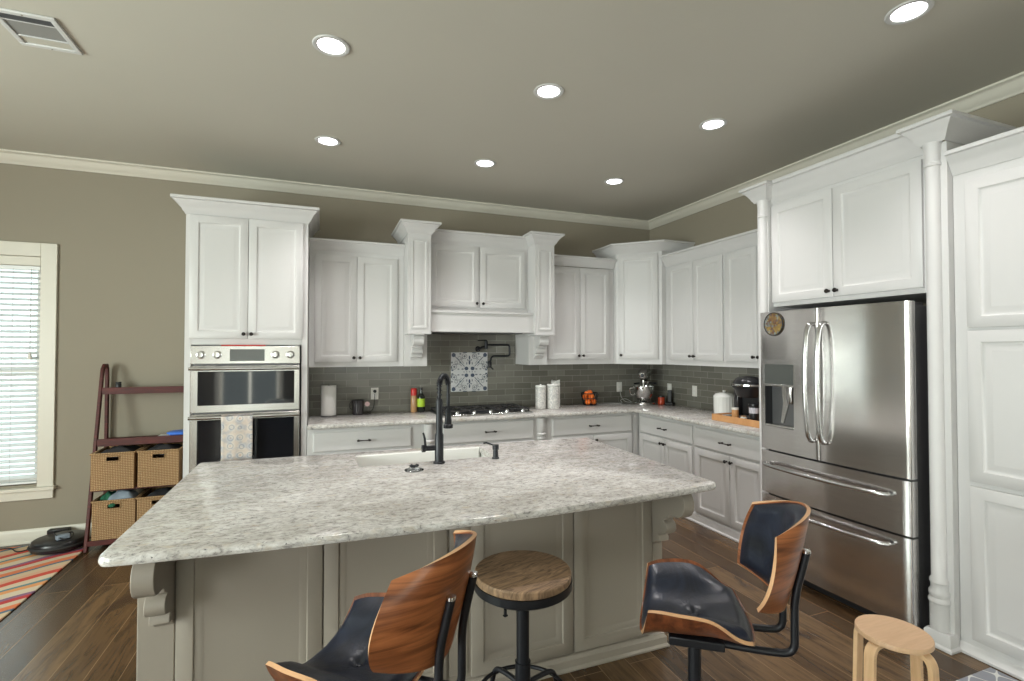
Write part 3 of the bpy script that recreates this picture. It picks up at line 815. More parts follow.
# pot filler
t = thing('pot_filler', 'black folding pot filler tap on the tiled wall above the cooktop', 'tap', (-2.215, -.013, 1.545))
bm = bmesh.new(); lathe(bm, [(.030, 0), (.030, .006), (.018, .010), (.016, .05), (0, .052)], 18, FRONT); obj('wall_flange', bm, 'black', t)
bm = bmesh.new(); lathe(bm, [(.017, -.03), (.019, .0), (.017, .05), (.012, .055), (.010, .065), (0, .066)], 14, T((.075, -.06, .03)))
tube(bm, [(.0, -.045, .0), (.03, -.06, .018), (.075, -.06, .03)], .011, 8)
obj('valve_body', bm, 'black', t)
bm = bmesh.new(); tube(bm, [(.075, -.06, .092), (.03, -.065, .092), (-.02, -.068, .088)], .006, 8); obj('lever', bm, 'black', t)
bm = bmesh.new(); tube(bm, fillet([(.075, -.06, .045), (.335, -.075, .045), (.335, -.075, -.075), (.125, -.10, -.075), (.105, -.10, -.14)], .03, 5), .0105, 10); obj('folding_arm', bm, 'black', t)
bm = bmesh.new(); lathe(bm, [(.012, -.04), (.022, -.03), (.024, .015), (.014, .03)], 14, T((.100, -.10, -.155))); tube(bm, [(.10, -.10, -.18), (.14, -.105, -.215)], .007, 8)
obj('spout', bm, 'black', t)

# outlets
def outlet(label, loc, rz, h=.115, plug=False):
    t = thing('wall_outlet', label, 'outlet', loc, rz, 'white wall outlets')
    obj('cover_plate', BX(-.036, .036, -.005, 0, -h/2, h/2), 'whiteplastic', t, .002)
    bm = bmesh.new()
    for z in (-.022, .022): box(bm, -.014, .014, -.008, -.0052, z-.014, z+.014)
    obj('socket', bm, 'white', t, .002)
    if plug:
        bm = bmesh.new(); lathe(bm, [(.016, 0), (.016, .02), (.010, .026), (0, .026)], 12, T((0, -.0082, .024)) @ FRONT); obj('plug', bm, 'blackplastic', t)
    return t
outlet('white wall outlet with a black plug above the paper towel counter', (-3.277, -.013, 1.104), 0, plug=True)
outlet('white wall outlet beside the fruit basket on the back wall', (-.457, -.013, 1.095), 0)
outlet('white wall outlet on the right wall behind the dark radio handset near the corner', (-.013, -.375, 1.09), RW)
outlet('white wall switch plate alone on the right wall tiles', (-.013, -.79, 1.092), RW)

# ------------------------------------------------------------------ cooktop
t = thing('gas_cooktop', 'black gas cooktop with steel control strip set on the worktop', 'cooktop', (-2.285, -.345, .915))
obj('glass_deck', BX(-.457, .457, -.19, .255, 0, .014), 'black', t, .004)
obj('control_strip', BX(-.457, .457, -.27, -.191, 0, .018), 'steel_handle', t, .004)
for k in range(5):
    bm = bmesh.new(); lathe(bm, [(.021, 0), (.021, .012), (.017, .026), (0, .028)], 18); box(bm, -.003, .003, -.016, .016, .026, .033)
    obj('dial', bm, 'steel_handle', t, loc=(-.30+k*.165, -.232, .018))
for cx, cy, r in ((-.30, .12, .042), (-.30, -.08, .036), (0, .03, .055), (.30, .12, .036), (.30, -.08, .042)):
    bm = bmesh.new(); lathe(bm, [(r, .014), (r, .022), (r*.8, .024), (r*.8, .032), (r*.7, .036), (0, .036)], 20, T((cx, cy, 0))); obj('burner', bm, 'rubber', t)
for cx in (-.30, 0, .30):
    bm = bmesh.new()
    for y in (-.175, .24): tube(bm, [(cx-.145, y, .038), (cx+.145, y, .038)], .007, 6)
    for x in (cx-.145, cx+.145): tube(bm, [(x, -.175, .038), (x, .24, .038)], .007, 6)
    for x in (cx-.145, cx+.145):
        for y in (-.175, .24): tube(bm, [(x, y, .0145), (x, y, .04)], .008, 6)
    for (a, b2) in (((cx-.145, .03), (cx+.145, .03)), ((cx, -.175), (cx, .24))):
        tube(bm, fillet([(a[0], a[1], .038), (a[0]*.8+b2[0]*.2, a[1]*.8+b2[1]*.2, .052), (a[0]*.2+b2[0]*.8, a[1]*.2+b2[1]*.8, .052), (b2[0], b2[1], .038)], .02, 3), .006, 6)
    for sx in (-1, 1): tube(bm, [(cx+sx*.145, .135, .038), (cx+sx*.05, .12, .052)], .006, 6); tube(bm, [(cx+sx*.145, -.09, .038), (cx+sx*.05, -.08, .052)], .006, 6)
    obj('grate', bm, 'rubber', t)

# ------------------------------------------------------------------ fridge surround
t = thing('fridge_surround', 'tall white cabinet surround with columns around the fridge', 'cabinet', (0, -2.308, 0), RW)
SF = -.70; SP = -.745; w = 1.202; PW = .094; PX = .104
bm = bmesh.new()
box(bm, 0, PW, SP, -.003, .002, 2.62); box(bm, w-PX, w, SP, -.003, .002, 2.62); box(bm, PW, w-PX, SF, -.003, 1.845, 2.62)
obj('body', bm, 'cab', t, .002)
door(t, .098, 1.875, .460, .70, SF, 'R'); door(t, .562, 1.875, .506, .70, SF, 'L')
for x in (.056, w-.062):
    fluted_column(t, x, SP-.004, .085, 2.625, .038)
crownpart(t, [(0, -.003), (0, SP-.02), (PW, SP-.02), (PW, SF)], 2.62, 2.735, .078)
crownpart(t, [(w-PX, SF), (w-PX, SP-.02), (w, SP-.02), (w, -.003)], 2.62, 2.735, .078)
crownpart(t, [(PW, SF), (w-PX, SF)], 2.60, 2.742, .085)
for a in ((0, PW), (w-PX, w)):
    bm = bmesh.new(); sweep(bm, [(a[0], SP+.02), (a[0], SP-.044), (a[1], SP-.044), (a[1], SP+.02)], [(0, .002), (.016, .002), (.016, .014), (.008, .024), (.008, .07), (0, .084), (-.040, .084), (-.040, .002)]); obj('base_moulding', bm, 'cab', t)

# pantry
t = thing('pantry_cabinet', 'tall white pantry cabinet at the right edge beside the fridge surround', 'cabinet', (0, -3.511, 0), RW)
w = 1.35
obj('body', BX(0, w, SF+.0, -.003, .002, 2.47), 'cab', t, .002)
PR = RAISED
for x, kk in ((.058, None), (.675, None)):
    door(t, x, 1.645, .60, .75, SF, kk); 
    d = door(t, x, .875, .60, .755, SF, kk)
    door(t, x, .086, .60, .765, SF, kk)
crownpart(t, [(0, SF), (w, SF), (w, -.003)], 2.44, 2.56, .07)
bm = bmesh.new(); sweep(bm, [(0, SF), (w, SF), (w, -.003)], [(0, .002), (.026, .002), (.026, .014), (.014, .024), (.006, .04), (0, .05)]); obj('base_moulding', bm, 'cab', t)

# ------------------------------------------------------------------ fridge
t = thing('refrigerator', 'stainless steel french door fridge with water dispenser', 'refrigerator', (0, -2.410, 0), RW)
FW = .968; FB = -.785
obj('case', BX(.012, FW-.012, FB, -.06, .015, 1.775), 'steel_dark', t, .004)
obj('hinge_cover', BX(.03, FW-.03, FB+.002, FB+.12, 1.775, 1.795), 'steel_dark', t, .004)
obj('toe_grille', BX(.03, FW-.03, FB-.03, FB+.05, .005, .055), 'blackplastic', t)
def fridge_front(name, x0, x1, z0, z1, hole=None, edge=.012):
    """front panel bowed outwards across its width"""
    bm = bmesh.new(); nx = 20
    def yf(x):
        u = (x/FW)*2-1; y = -.842-.022*(1-u*u)
        e = min(x-x0, x1-x)
        if e < edge: y += (edge-sqrt(max(0, edge**2-(edge-e)**2)))
        return y
    xs = sorted(set([x0+(x1-x0)*k/nx for k in range(nx+1)] + [x0+.003, x0+.007, x1-.003, x1-.007] + ([hole[0], hole[1]] if hole else [])))
    zs = sorted(set([z0, z1] + ([hole[2], hole[3]] if hole else [])))
    g = {}
    for i, x in enumerate(xs):
        for j, z in enumerate(zs): g[i, j] = bm.verts.new((x, yf(x), z))
    bk = {}
    for i, x in enumerate(xs):
        for j in (0, len(zs)-1): bk[i, j] = bm.verts.new((x, FB-.008, zs[j]))
    J = len(zs)-1
    for i in range(len(xs)-1):
        for j in range(J):
            if hole and hole[0]-1e-6 <= xs[i] < hole[1]-1e-6 and hole[2]-1e-6 <= zs[j] < hole[3]-1e-6: continue
            f = bm.faces.new((g[i, j], g[i+1, j], g[i+1, j+1], g[i, j+1])); f.smooth = True
        bm.faces.new((g[i, 0], bk[i, 0], bk[i+1, 0], g[i+1, 0])); bm.faces.new((g[i, J], g[i+1, J], bk[i+1, J], bk[i, J]))
        if not hole: bm.faces.new((bk[i, 0], bk[i, J], bk[i+1, J], bk[i+1, 0]))
    n_ = len(xs)-1
    for i in (0, n_): bm.faces.new([g[i, j] for j in range(J+1)] + [bk[i, J], bk[i, 0]])
    o = obj(name, bm, 'steel', t); return o, yf
def bowed(pts, r=.012): 
    bm = bmesh.new(); tube(bm, catmull(pts, 6), r, 10); return bm
DZ0, DZ1 = .845, 1.798
dl_, yf = fridge_front('door', 0.0, .4635, DZ0, DZ1, (.045, .282, 1.005, 1.435))
dr_, _ = fridge_front('door', .4675, FW, DZ0, DZ1)
# dispenser
bm = bmesh.new(); y0 = yf(.16)
box(bm, .045, .282, y0+.002, y0+.012, 1.297, 1.435); dp = obj('dispenser_panel', bm, 'display', dl_, .002)
bm = bmesh.new()
box(bm, .045, .282, y0+.085, y0+.09, 1.005, 1.297); box(bm, .045, .05, y0+.006, y0+.085, 1.005, 1.297); box(bm, .277, .282, y0+.006, y0+.085, 1.005, 1.297); box(bm, .05, .277, y0+.006, y0+.085, 1.292, 1.297)
obj('dispenser_recess', bm, 'blackplastic', dl_)
obj('dispenser_bezel', BX(.045, .282, y0-.002, y0+.02, 1.283, 1.299), 'steel_plain', dl_, .002)
obj('drip_tray', BX(.05, .277, y0+.0, y0+.085, 1.005, 1.020), 'steel_plain', dl_, .002)
bm = bmesh.new(); prism(bm, [(.14, 1.28), (.20, 1.28), (.19, 1.16), (.15, 1.03), (.13, 1.03), (.15, 1.17)], y0+.055, y0+.07); obj('lever', bm, 'steel_plain', dl_)
bm = bmesh.new(); lathe(bm, [(.030, 1.285), (.030, 1.20), (.022, 1.17), (0, 1.17)], 16, T((.225, y0+.045, 0))); obj('nozzle', bm, 'steel_handle', dl_)
for x, s, d_ in ((.425, -1, dl_), (.506, 1, dr_)):
    bm = bowed([(x, -.872, 1.70), (x, -.90, 1.685), (x, -.925, 1.60), (x, -.938, 1.33), (x, -.925, 1.06), (x, -.90, .975), (x, -.872, .96)], .0135)
    obj('handle', bm, 'steel_handle', d_)
dmid, _ = fridge_front('drawer', 0, FW, .540, .832)
bm = bowed([(.07, -.865, .745), (.085, -.90, .745), (.25, -.925, .745), (.468, -.932, .745), (.69, -.925, .745), (.85, -.90, .745), (.865, -.865, .745)], .013); obj('handle', bm, 'steel_handle', dmid)
dlow, _ = fridge_front('drawer', 0, FW, .060, .528)
bm = bowed([(.07, -.865, .475), (.085, -.90, .475), (.25, -.925, .475), (.468, -.932, .475), (.69, -.925, .475), (.85, -.90, .475), (.865, -.865, .475)], .013); obj('handle', bm, 'steel_handle', dlow)
t = thing('fridge_magnet', 'round multicoloured magnet at the top left of the fridge door', 'magnet', (-.8555, -2.540, 1.712), RW)
bm = bmesh.new(); lathe(bm, [(.078, 0), (.080, .002), (.079, .005), (0, .005)], 28, FRONT); obj('disc', bm, 'magnet', t, rot=(0, 0, radians(-3)))
bm = bmesh.new(); tube(bm, [(.078*cos(2*pi*k/28), -.005, .078*sin(2*pi*k/28)) for k in range(28)], .004, 6, closed=True); obj('rim', bm, 'rubber', t, rot=(0, 0, radians(-3)))

# ------------------------------------------------------------------ island
IX0, IX1, IF, IB = -4.375, -2.105, -2.93, -2.0
isl = thing('island_cabinet', 'grey green painted kitchen island base with panelled doors', 'island', (0, 0, 0))
bm = bmesh.new()
box(bm, IX0, -3.66, IF, IB, .002, .878); box(bm, -2.74, IX1, IF, IB, .002, .878); box(bm, -3.66, -2.74, IF, -2.40, .002, .878); box(bm, -3.66, -2.74, -2.40, IB, .002, .60)
obj('body', bm, 'island', isl, .003)
for x0, x1 in ((IX0-.002, -4.262), (-3.235, -3.15), (-2.165, IX1+.002)): obj('stile', BX(x0, x1, IF-.008, IF, .1, .878), 'island', isl, .003)
for x0, x1, kn in ((-4.256, -3.757, 'R'), (-3.751, -3.250, 'L'), (-3.135, -2.629, 'R'), (-2.623, -2.175, 'L')):
    bm = bmesh.new(); rings_panel(bm, x1-x0, .758, RECESS); d = obj('door', bm, 'island', isl, loc=(x0, IF, .082))
    knob(d, (x1-x0-.028) if kn == 'R' else .028, -.020, .758-.030)
bm = bmesh.new(); sweep(bm, [(IX0, IB), (IX0, IF), (IX1, IF), (IX1, IB)], [(0, .002), (.030, .002), (.030, .010), (.020, .018), (.020, .050), (.012, .058), (.010, .066), (0, .072)]); obj('base_moulding', bm, 'island', isl)
corbel(isl, -4.325, -4.262, IF-.008, .878, .25, .345, 'island'); corbel(isl, -2.172, -2.112, IF-.008, .878, .25, .345, 'island')
# side panels
for x, s in ((IX0, -1), (IX1, 1)):
    bm = bmesh.new(); rings_panel(bm, .80, .70, RECESS); obj('side_panel', bm, 'island', isl, loc=(x, -2.06 if s < 0 else -2.86, .14), rot=(0, 0, -pi/2 if s < 0 else pi/2))

SX0, SX1, SY0, SY1 = -3.580, -2.820, -2.335, -2.020
# front edge bows gently towards the stools
front = [(-4.395+2.37*k/16, -3.262-.062*(1-(2*k/16-1)**2)) for k in range(17)]
poly = [(x, y) for x, y in front] + [(-1.995, -1.965), (-4.395, -1.905)]
rads = [.045]+[0]*15+[.05, .03, .03]
out = [Vector(p) for p in rounded(poly, rads)]
hole = [(p.x, p.y) for p in rounded([(SX0, SY0), (SX1, SY0), (SX1, SY1), (SX0, SY1)], [.02]*4, 4)]
o = slab('island_worktop', out, [hole], .879, .914, 'granite', r=.014); tag(o, 'large white speckled granite slab on top of the island', 'countertop')

sk = thing('farmhouse_sink', 'white ceramic farmhouse sink set in the island', 'sink', (-3.20, -2.18, 0))
bm = bmesh.new(); a0, a1, b0, b1 = SX0+3.20-.012, SX1+3.20+.012, SY0+2.18-.012, SY1+2.18+.012
wl = .022; zt, zb = .8785, .655
box(bm, a0-wl, a1+wl, b0-wl, b0, zb, zt); box(bm, a0-wl, a1+wl, b1, b1+wl, zb, zt); box(bm, SX0+3.20+.001, SX1+3.20-.001, SY1+2.18-.026, SY1+2.18-.001, zb, .912); box(bm, a0-wl, a0, b0, b1, zb, zt); box(bm, a1, a1+wl, b0, b1, zb, zt); box(bm, a0-wl, a1+wl, b0-wl, b1+wl, zb-.02, zb)
obj('basin', bm, 'white', sk, .004)
bm = bmesh.new(); lathe(bm, [(.045, zb+.0005), (.045, zb+.004), (.02, zb+.003), (0, zb+.003)], 20); obj('drain', bm, 'chrome', sk)

fa = thing('kitchen_faucet', 'tall black spring neck faucet beside the island sink', 'faucet', (-3.162, -2.40, .9145))
bm = bmesh.new(); lathe(bm, [(.032, 0), (.032, .008), (.026, .012), (.026, .012)], 24); lathe(bm, [(.024, .010), (.024, .155), (.019, .165), (.0185, .34), (.015, .35)], 24); obj('body', bm, 'black', fa)
bm = bmesh.new(); lathe(bm, [(.015, 0), (.015, .055), (.020, .057), (.020, .075), (0, .076)], 16, T((-.02, 0, .085)) @ RX(-pi/2, 4, 'Y'))
tube(bm, [(-.076, 0, .10), (-.080, 0, .14), (-.088, .0, .17)], [.007, .006, .005], 8); obj('lever', bm, 'black', fa)
# neck direction: over the sink (local +y is away from the camera) with a little turn to the right
nd = Vector((.80, .60, 0)); ctr = []
arc = [Vector((0, 0, .34)), Vector((0, 0, .39))]
for k in range(0, 13):
    a = pi-k/12*pi; arc.append(nd*(.038+.038*cos(a))+Vector((0, 0, .425+.050*sin(a))))
arc += [nd*.076+Vector((0, 0, .36))]
bm = bmesh.new(); tube(bm, arc, .009, 10); ho = obj('neck_hose', bm, 'black', fa)
sp = []; path = catmull(arc[:-1], 8); N = len(path)
turns = 26
for i in range(N*3):
    s = i/(N*3-1)*(N-1); k = min(int(s), N-2); p = path[k].lerp(path[k+1], s-k); tg = (path[k+1]-path[k]).normalized()
    side = tg.cross(Vector((nd.y, -nd.x, 0))).normalized(); sd2 = Vector((nd.y, -nd.x, 0)).normalized(); a = i/(N*3-1)*turns*2*pi
    sp.append(p+.0135*(cos(a)*side+sin(a)*sd2))
bm = bmesh.new(); tube(bm, sp, .0032, 5); obj('spring', bm, 'black', fa)
bm = bmesh.new(); hp = nd*.076; lathe(bm, [(.010, .375), (.010, .290), (.016, .280), (.020, .225), (.020, .205), (.027, .200), (.027, .182), (0, .182)], 20, T((hp.x, hp.y, 0))); obj('spray_head', bm, 'black', fa)
bm = bmesh.new(); tube(bm, [(0, 0, .30), tuple(hp+Vector((0, 0, .30)))], .005, 8); obj('holder_arm', bm, 'black', fa)

sd = thing('soap_dispenser', 'small black soap pump on the island right of the sink', 'soap dispenser', (-2.835, -2.40, .9145))
bm = bmesh.new(); lathe(bm, [(.021, 0), (.021, .006), (.016, .01), (.014, .05), (.0185, .052), (.0185, .078), (0, .08)], 18); obj('pump', bm, 'black', sd)
bm = bmesh.new(); tube(bm, [(0, 0, .072), (-.04, .045, .084), (-.052, .06, .080)], .0055, 8); obj('spout', bm, 'black', sd)
gl = thing('glass_lid', 'small clear glass lid with a black double knob lying on the island', 'glass lid', (-3.318, -2.515, .9145))
bm = bmesh.new(); lathe(bm, [(.048, 0), (.050, .003), (.046, .007), (.010, .012), (0, .012)], 28); obj('glass_disc', bm, 'glass', gl)
bm = bmesh.new(); tube(bm, [(-.024, 0, .024), (-.012, 0, .024), (-.006, 0, .022), (.006, 0, .022), (.012, 0, .024), (.024, 0, .024)], [.004, .010, .006, .006, .010, .004], 10); lathe(bm, [(.004, .012), (.004, .02)], 8); obj('knob', bm, 'black', gl)

# ------------------------------------------------------------------ things on the worktop
Z = .9145
t = thing('paper_towel_roll', 'upright white paper towel roll at the left end of the worktop', 'paper towels', (-3.705, -.130, Z))
bm = bmesh.new(); lathe(bm, [(.020, .012), (.066, .012), (.067, .014), (.067, .286), (.066, .288), (.020, .288)], 32); obj('roll', bm, 'paper', t)
bm = bmesh.new(); lathe(bm, [(.070, 0), (.070, .008), (.060, .011), (0, .011)], 28); lathe(bm, [(.008, .011), (.008, .294), (0, .296)], 10); obj('stand', bm, 'steel_dark', t)
t = thing('candle_warmer', 'dark smoked glass jar with a pink tag on the worktop', 'jar', (-3.44, -.105, Z))
bm = bmesh.new(); lathe(bm, [(.045, 0), (.052, .012), (.050, .03), (.055, .08), (.057, .135), (.054, .135), (.050, .08), (.046, .03), (0, .02)], 24); obj('jar', bm, 'smoke', t)
bm = bmesh.new(); tube(bm, [(.058*cos(2*pi*k/24), .058*sin(2*pi*k/24), .137) for k in range(24)], .004, 6, closed=True); tube(bm, [(-.055, 0, .13), (-.075, 0, .11), (-.075, 0, .07), (-.055, 0, .05)], .004, 6); obj('rim', bm, 'blackplastic', t)
bm = bmesh.new(); lathe(bm, [(.024, 0), (.024, .002)], 8, T((.085, -.015, .10)) @ FRONT); obj('tag', bm, 'pink', t)
bm = bmesh.new(); tube(bm, catmull([(.05, 0, .015), (.09, .03, .02), (.115, -.01, .01), (.07, -.03, .004), (.05, .02, .004), (.10, .06, .006), (.15, .075, .05), (.163, .07, .19)], 6), .0028, 6); obj('power_cord', bm, 'rubber', t)
t = thing('spray_can', 'slim can with a red cap beside the dark bottle', 'can', (-2.905, -.10, Z))
bm = bmesh.new(); lathe(bm, [(.030, 0), (.032, .004), (.032, .155), (.028, .165), (0, .165)], 24); obj('can', bm, 'amber', t)
bm = bmesh.new(); lathe(bm, [(.030, .166), (.030, .225), (.025, .238), (0, .24)], 24); obj('cap', bm, 'red', t)
t = thing('oil_bottle', 'dark bottle with a lime green label beside the cooktop', 'bottle', (-2.838, -.125, Z))
bm = bmesh.new(); lathe(bm, [(.034, 0), (.037, .004), (.037, .150), (.030, .172), (.015, .188), (.0135, .215)], 24); obj('glass', bm, 'greenglass', t)
bm = bmesh.new(); lathe(bm, [(.016, .2155), (.016, .245), (0, .246)], 16); obj('cap', bm, 'blackplastic', t)
bm = bmesh.new(); lathe(bm, [(.0375, .055), (.038, .056), (.038, .135), (.0375, .136)], 24); obj('label', bm, 'lime', t)
def canister(label, loc, r, h):
    t = thing('canister', label, 'canister', loc, 0, 'marbled canisters')
    bm = bmesh.new(); lathe(bm, [(r-.004, 0), (r, .004), (r, h), (r-.004, h+.001)], 28); obj('jar', bm, 'marble', t)
    bm = bmesh.new(); lathe(bm, [(r-.002, h+.002), (r+.001, h+.006), (r+.001, h+.018), (r-.006, h+.024), (.010, h+.025), (.008, h+.034), (0, h+.036)], 28); obj('lid', bm, 'white', t)
canister('slimmer left white marbled canister beside the cooktop', (-1.610, -.30, Z), .055, .225)
canister('wider right white marbled canister beside the cooktop', (-1.470, -.31, Z), .066, .235)
bm = bmesh.new()
vs = [(-.045, -.03), (.045, -.03), (.045, .03), (-.045, .03)]
lo = [bm.verts.new((x, y, 0)) for x, y in vs]; mi_ = [bm.verts.new((x*1.02, y*1.1, .20)) for x, y in vs]; hi = [bm.verts.new((x*1.05+.01, y*.25, .275+.02*(i % 2))) for i, (x, y) in enumerate(vs)]
for a, b in ((lo, mi_), (mi_, hi)):
    for i in range(4): bm.faces.new((a[i], a[(i+1) % 4], b[(i+1) % 4], b[i]))
bm.faces.new(lo); bm.faces.new(hi)
bmesh.ops.subdivide_edges(bm, edges=bm.edges[:], cuts=3)
for v_ in bm.verts: v_.co += Vector((random.uniform(-1, 1), random.uniform(-1, 1), 0))*.004*(v_.co.z > .02)
tag(obj('paper_packet', bm, 'paper', loc=(-1.385, -.18, Z)), 'crumpled white paper packet standing behind the marbled canisters', 'packet')
# fruit basket
t = thing('fruit_basket', 'small black wire basket of oranges on the worktop', 'basket', (-.945, -.165, Z)); t.scale = (1.12, 1.12, 1.08)
bm = bmesh.new()
for z, r in ((.004, .062), (.075, .078), (.125, .088)): tube(bm, [(r*cos(2*pi*k/24), r*sin(2*pi*k/24), z) for k in range(24)], .003 if z < .1 else .0045, 6, closed=True)
for k in range(16):
    a = 2*pi*k/16; tube(bm, [(.062*cos(a), .062*sin(a), .004), (.078*cos(a), .078*sin(a), .075), (.088*cos(a), .088*sin(a), .125)], .0022, 5)
for k in range(-2, 3): tube(bm, [(-.055, k*.02, .004), (.055, k*.02, .004)], .002, 5)
obj('wire_frame', bm, 'black', t)
lay = [(-.034, -.024, .036), (.034, -.022, .036), (0, .036, .036), (-.040, .020, .085), (.036, .024, .086), (-.004, -.042, .086), (.0, .003, .128), (-.045, -.03, .122)]
def orange_mesh():
    bm = bmesh.new(); bmesh.ops.create_uvsphere(bm, u_segments=20, v_segments=14, radius=.034)
    for v_ in bm.verts:
        v_.co.z *= .93
        if v_.co.z > .029: v_.co.z -= .002
    return bm
o0 = None
lb = ['front left of the bottom layer', 'front right of the bottom layer', 'at the back of the bottom layer', 'at the back left of the middle layer', 'at the back right of the middle layer', 'at the front of the middle layer', 'topmost in the middle of the heap', 'at the upper left edge']
for i, p in enumerate(lay):
    if o0 is None:
        o = thing('orange', '', 'orange'); obj('peel', orange_mesh(), 'orange', o, smooth=True)
        bm = bmesh.new(); lathe(bm, [(.0035, .029), (.003, .032), (0, .0325)], 8); obj('stem', bm, 'greencloth', o); o0 = o
    else: o = copy_tree(o0)
    o.location = (-.945+p[0]*1.1, -.165+p[1]*1.1, Z+p[2]*1.08); o['label'] = 'orange in the wire basket, '+lb[i]; o['category'] = 'fruit'; o['group'] = 'oranges in the wire basket'
# cable on the worktop
bm = bmesh.new(); tube(bm, catmull([(-.457, -.025, 1.07), (-.452, -.05, .98), (-.43, -.10, .93), (-.36, -.12, .922), (-.40, -.06, .955), (-.48, -.08, .945), (-.50, -.13, .918), (-.60, -.10, .918), (-.78, -.04, .918)], 8), .003, 6)
tag(obj('power_cable', bm, 'cord'), 'thin grey cable looping below the back wall outlet', 'cable')
# stand mixer
t = thing('stand_mixer', 'silver stand mixer with steel bowl in the worktop corner', 'mixer', (-.305, -.285, Z), radians(-42)); t.scale = (1.1, 1.1, 1.2)
bm = bmesh.new(); lathe(bm, [(.115, 0), (.118, .006), (.110, .020), (.070, .026), (0, .027)], 32, T((0, 0, 0)) @ Matrix.Diagonal((1, 1.05, 1, 1))); box(bm, -.06, .06, .05, .19, 0, .03); obj('base', bm, 'steel_plain', t, .004)
bm = bmesh.new(); tube(bm, catmull([(0, .15, .025), (0, .16, .12), (0, .14, .22)], 6), [.052, .050, .048, .046, .044, .042, .042, .042, .042, .042, .042, .042, .04], 16); obj('column', bm, 'steel_plain', t)
bm = bmesh.new(); tube(bm, catmull([(0, .19, .27), (0, .12, .28), (0, .0, .285), (0, -.08, .282), (0, -.115, .278)], 4), [.030, .045, .052, .056, .058, .058, .058, .058, .057, .056, .055, .053, .050, .046, .040, .030, .018], 20); obj('head', bm, 'steel_plain', t)
bm = bmesh.new(); lathe(bm, [(.018, 0), (.018, .012), (0, .014)], 16, T((0, -.118, .278)) @ FRONT); obj('hub_cap', bm, 'black', t)
bm = bmesh.new(); lathe(bm, [(.04, .03), (.055, .034), (.080, .06), (.098, .11), (.104, .165), (.108, .167), (.108, .172), (.100, .170), (.094, .11), (.076, .064), (0, .05)], 32, T((0, -.01, 0))); b_ = obj('bowl', bm, 'chrome', t)
bm = bmesh.new(); tube(bm, fillet([(-.10, 0, .15), (-.145, 0, .15), (-.135, 0, .08), (-.09, 0, .085)], .02, 4), .006, 8); obj('bowl_handle', bm, 'chrome', b_)
bm = bmesh.new(); lathe(bm, [(.012, .235), (.014, .19), (.03, .15), (.035, .11), (.01, .08)], 12, T((0, -.02, 0))); obj('beater', bm, 'steel_plain', t)
bm = bmesh.new(); tube(bm, [(.05, .08, .20), (.10, .06, .195), (.12, .05, .195)], [.006, .008, .012], 10); tube(bm, [(-.05, .06, .195), (-.10, .02, .19)], .008, 8); obj('bowl_lift_lever', bm, 'black', t)
# candle, handset
t = thing('candle_jar', 'small red orange glass candle jar beside the mixer', 'candle', (-.145, -.395, Z))
bm = bmesh.new(); lathe(bm, [(.034, 0), (.038, .004), (.038, .080), (.034, .082), (.034, .075), (0, .072)], 24); obj('glass', bm, 'redglass', t)
bm = bmesh.new(); lathe(bm, [(.0395, .0825), (.0395, .095), (.036, .098), (0, .098)], 24); obj('lid', bm, 'blackplastic', t)
t = thing('cordless_phone', 'black handset standing in a charging cradle by the corner outlet', 'phone', (-.075, -.455, Z), radians(-60))
obj('cradle', BX(-.045, .045, -.04, .04, 0, .028), 'blackplastic', t, .006)
obj('handset', BX(-.024, .024, -.014, .012, .025, .165), 'blackplastic', t, .006)
# ribbed cookie jar, tray, coffee maker
t = thing('cookie_jar', 'white ribbed ceramic jar with scalloped rim left of the tray', 'jar', (-.150, -1.35, Z)); t.scale = (1.1, 1.1, 1.0)
bm = bmesh.new(); seg = 64; prof = [(.074, 0), (.084, .010), (.086, .08), (.086, .165), (.088, .172), (.086, .18), (.070, .20), (.030, .212), (0, .214)]
vs = lathe(bm, prof, seg)
for v_ in vs:
    a = math.atan2(v_.co.y, v_.co.x); k = 1+.025*cos(a*20); 
    if v_.co.z < .18: v_.co.x *= k; v_.co.y *= k
obj('jar', bm, 'white', t)
bm = bmesh.new(); lathe(bm, [(.012, .214), (.010, .218), (.016, .226), (.010, .234), (0, .235)], 14); obj('knob', bm, 'white', t)
tr = thing('serving_tray', 'orange brown wooden tray under the coffee maker', 'tray', (-.325, -1.93, Z))
bm = bmesh.new(); box(bm, -.19, .13, -.32, .32, 0, .012); obj('bottom', bm, 'traywood', tr, .003)
bm = bmesh.new(); box(bm, -.205, -.19, -.335, .335, 0, .055); box(bm, .13, .145, -.335, .335, 0, .055); box(bm, -.19, .13, -.335, -.32, 0, .055)
box(bm, -.19, -.10, .32, .335, 0, .055); box(bm, .04, .13, .32, .335, 0, .055); box(bm, -.10, .04, .32, .335, 0, .018); box(bm, -.10, .04, .32, .335, .042, .055); obj('sides', bm, 'traywood', tr, .003)
t = thing('coffee_maker', 'black pod coffee maker with a silver lid ring on the tray', 'coffee maker', (-.30, -1.83, Z+.0125), RW); t.scale = (1.25, 1.2, 1.10)
bm = bmesh.new(); box(bm, -.11, .11, -.11, .12, 0, .030); box(bm, -.105, .105, .01, .12, .03, .29); obj('body', bm, 'blackplastic', t, .012, 3)
bm = bmesh.new(); lathe(bm, [(.075, .185), (.085, .20), (.095, .24), (.112, .262), (.112, .272), (0, .272)], 28, T((0, -.03, 0))); obj('brew_head', bm, 'blackplastic', t)
bm = bmesh.new(); lathe(bm, [(.113, .2725), (.116, .275), (.116, .287), (.112, .290), (.105, .290), (.105, .2725)], 32, T((0, -.03, 0))); obj('lid_ring', bm, 'chrome', t)
bm = bmesh.new(); lathe(bm, [(.104, .291), (.098, .315), (.075, .336), (.03, .346), (0, .347)], 28, T((0, -.03, 0))); obj('lid', bm, 'blackplastic', t)
obj('drip_tray', BX(-.06, .06, -.105, 0, .031, .036), 'steel_dark', t, .002)
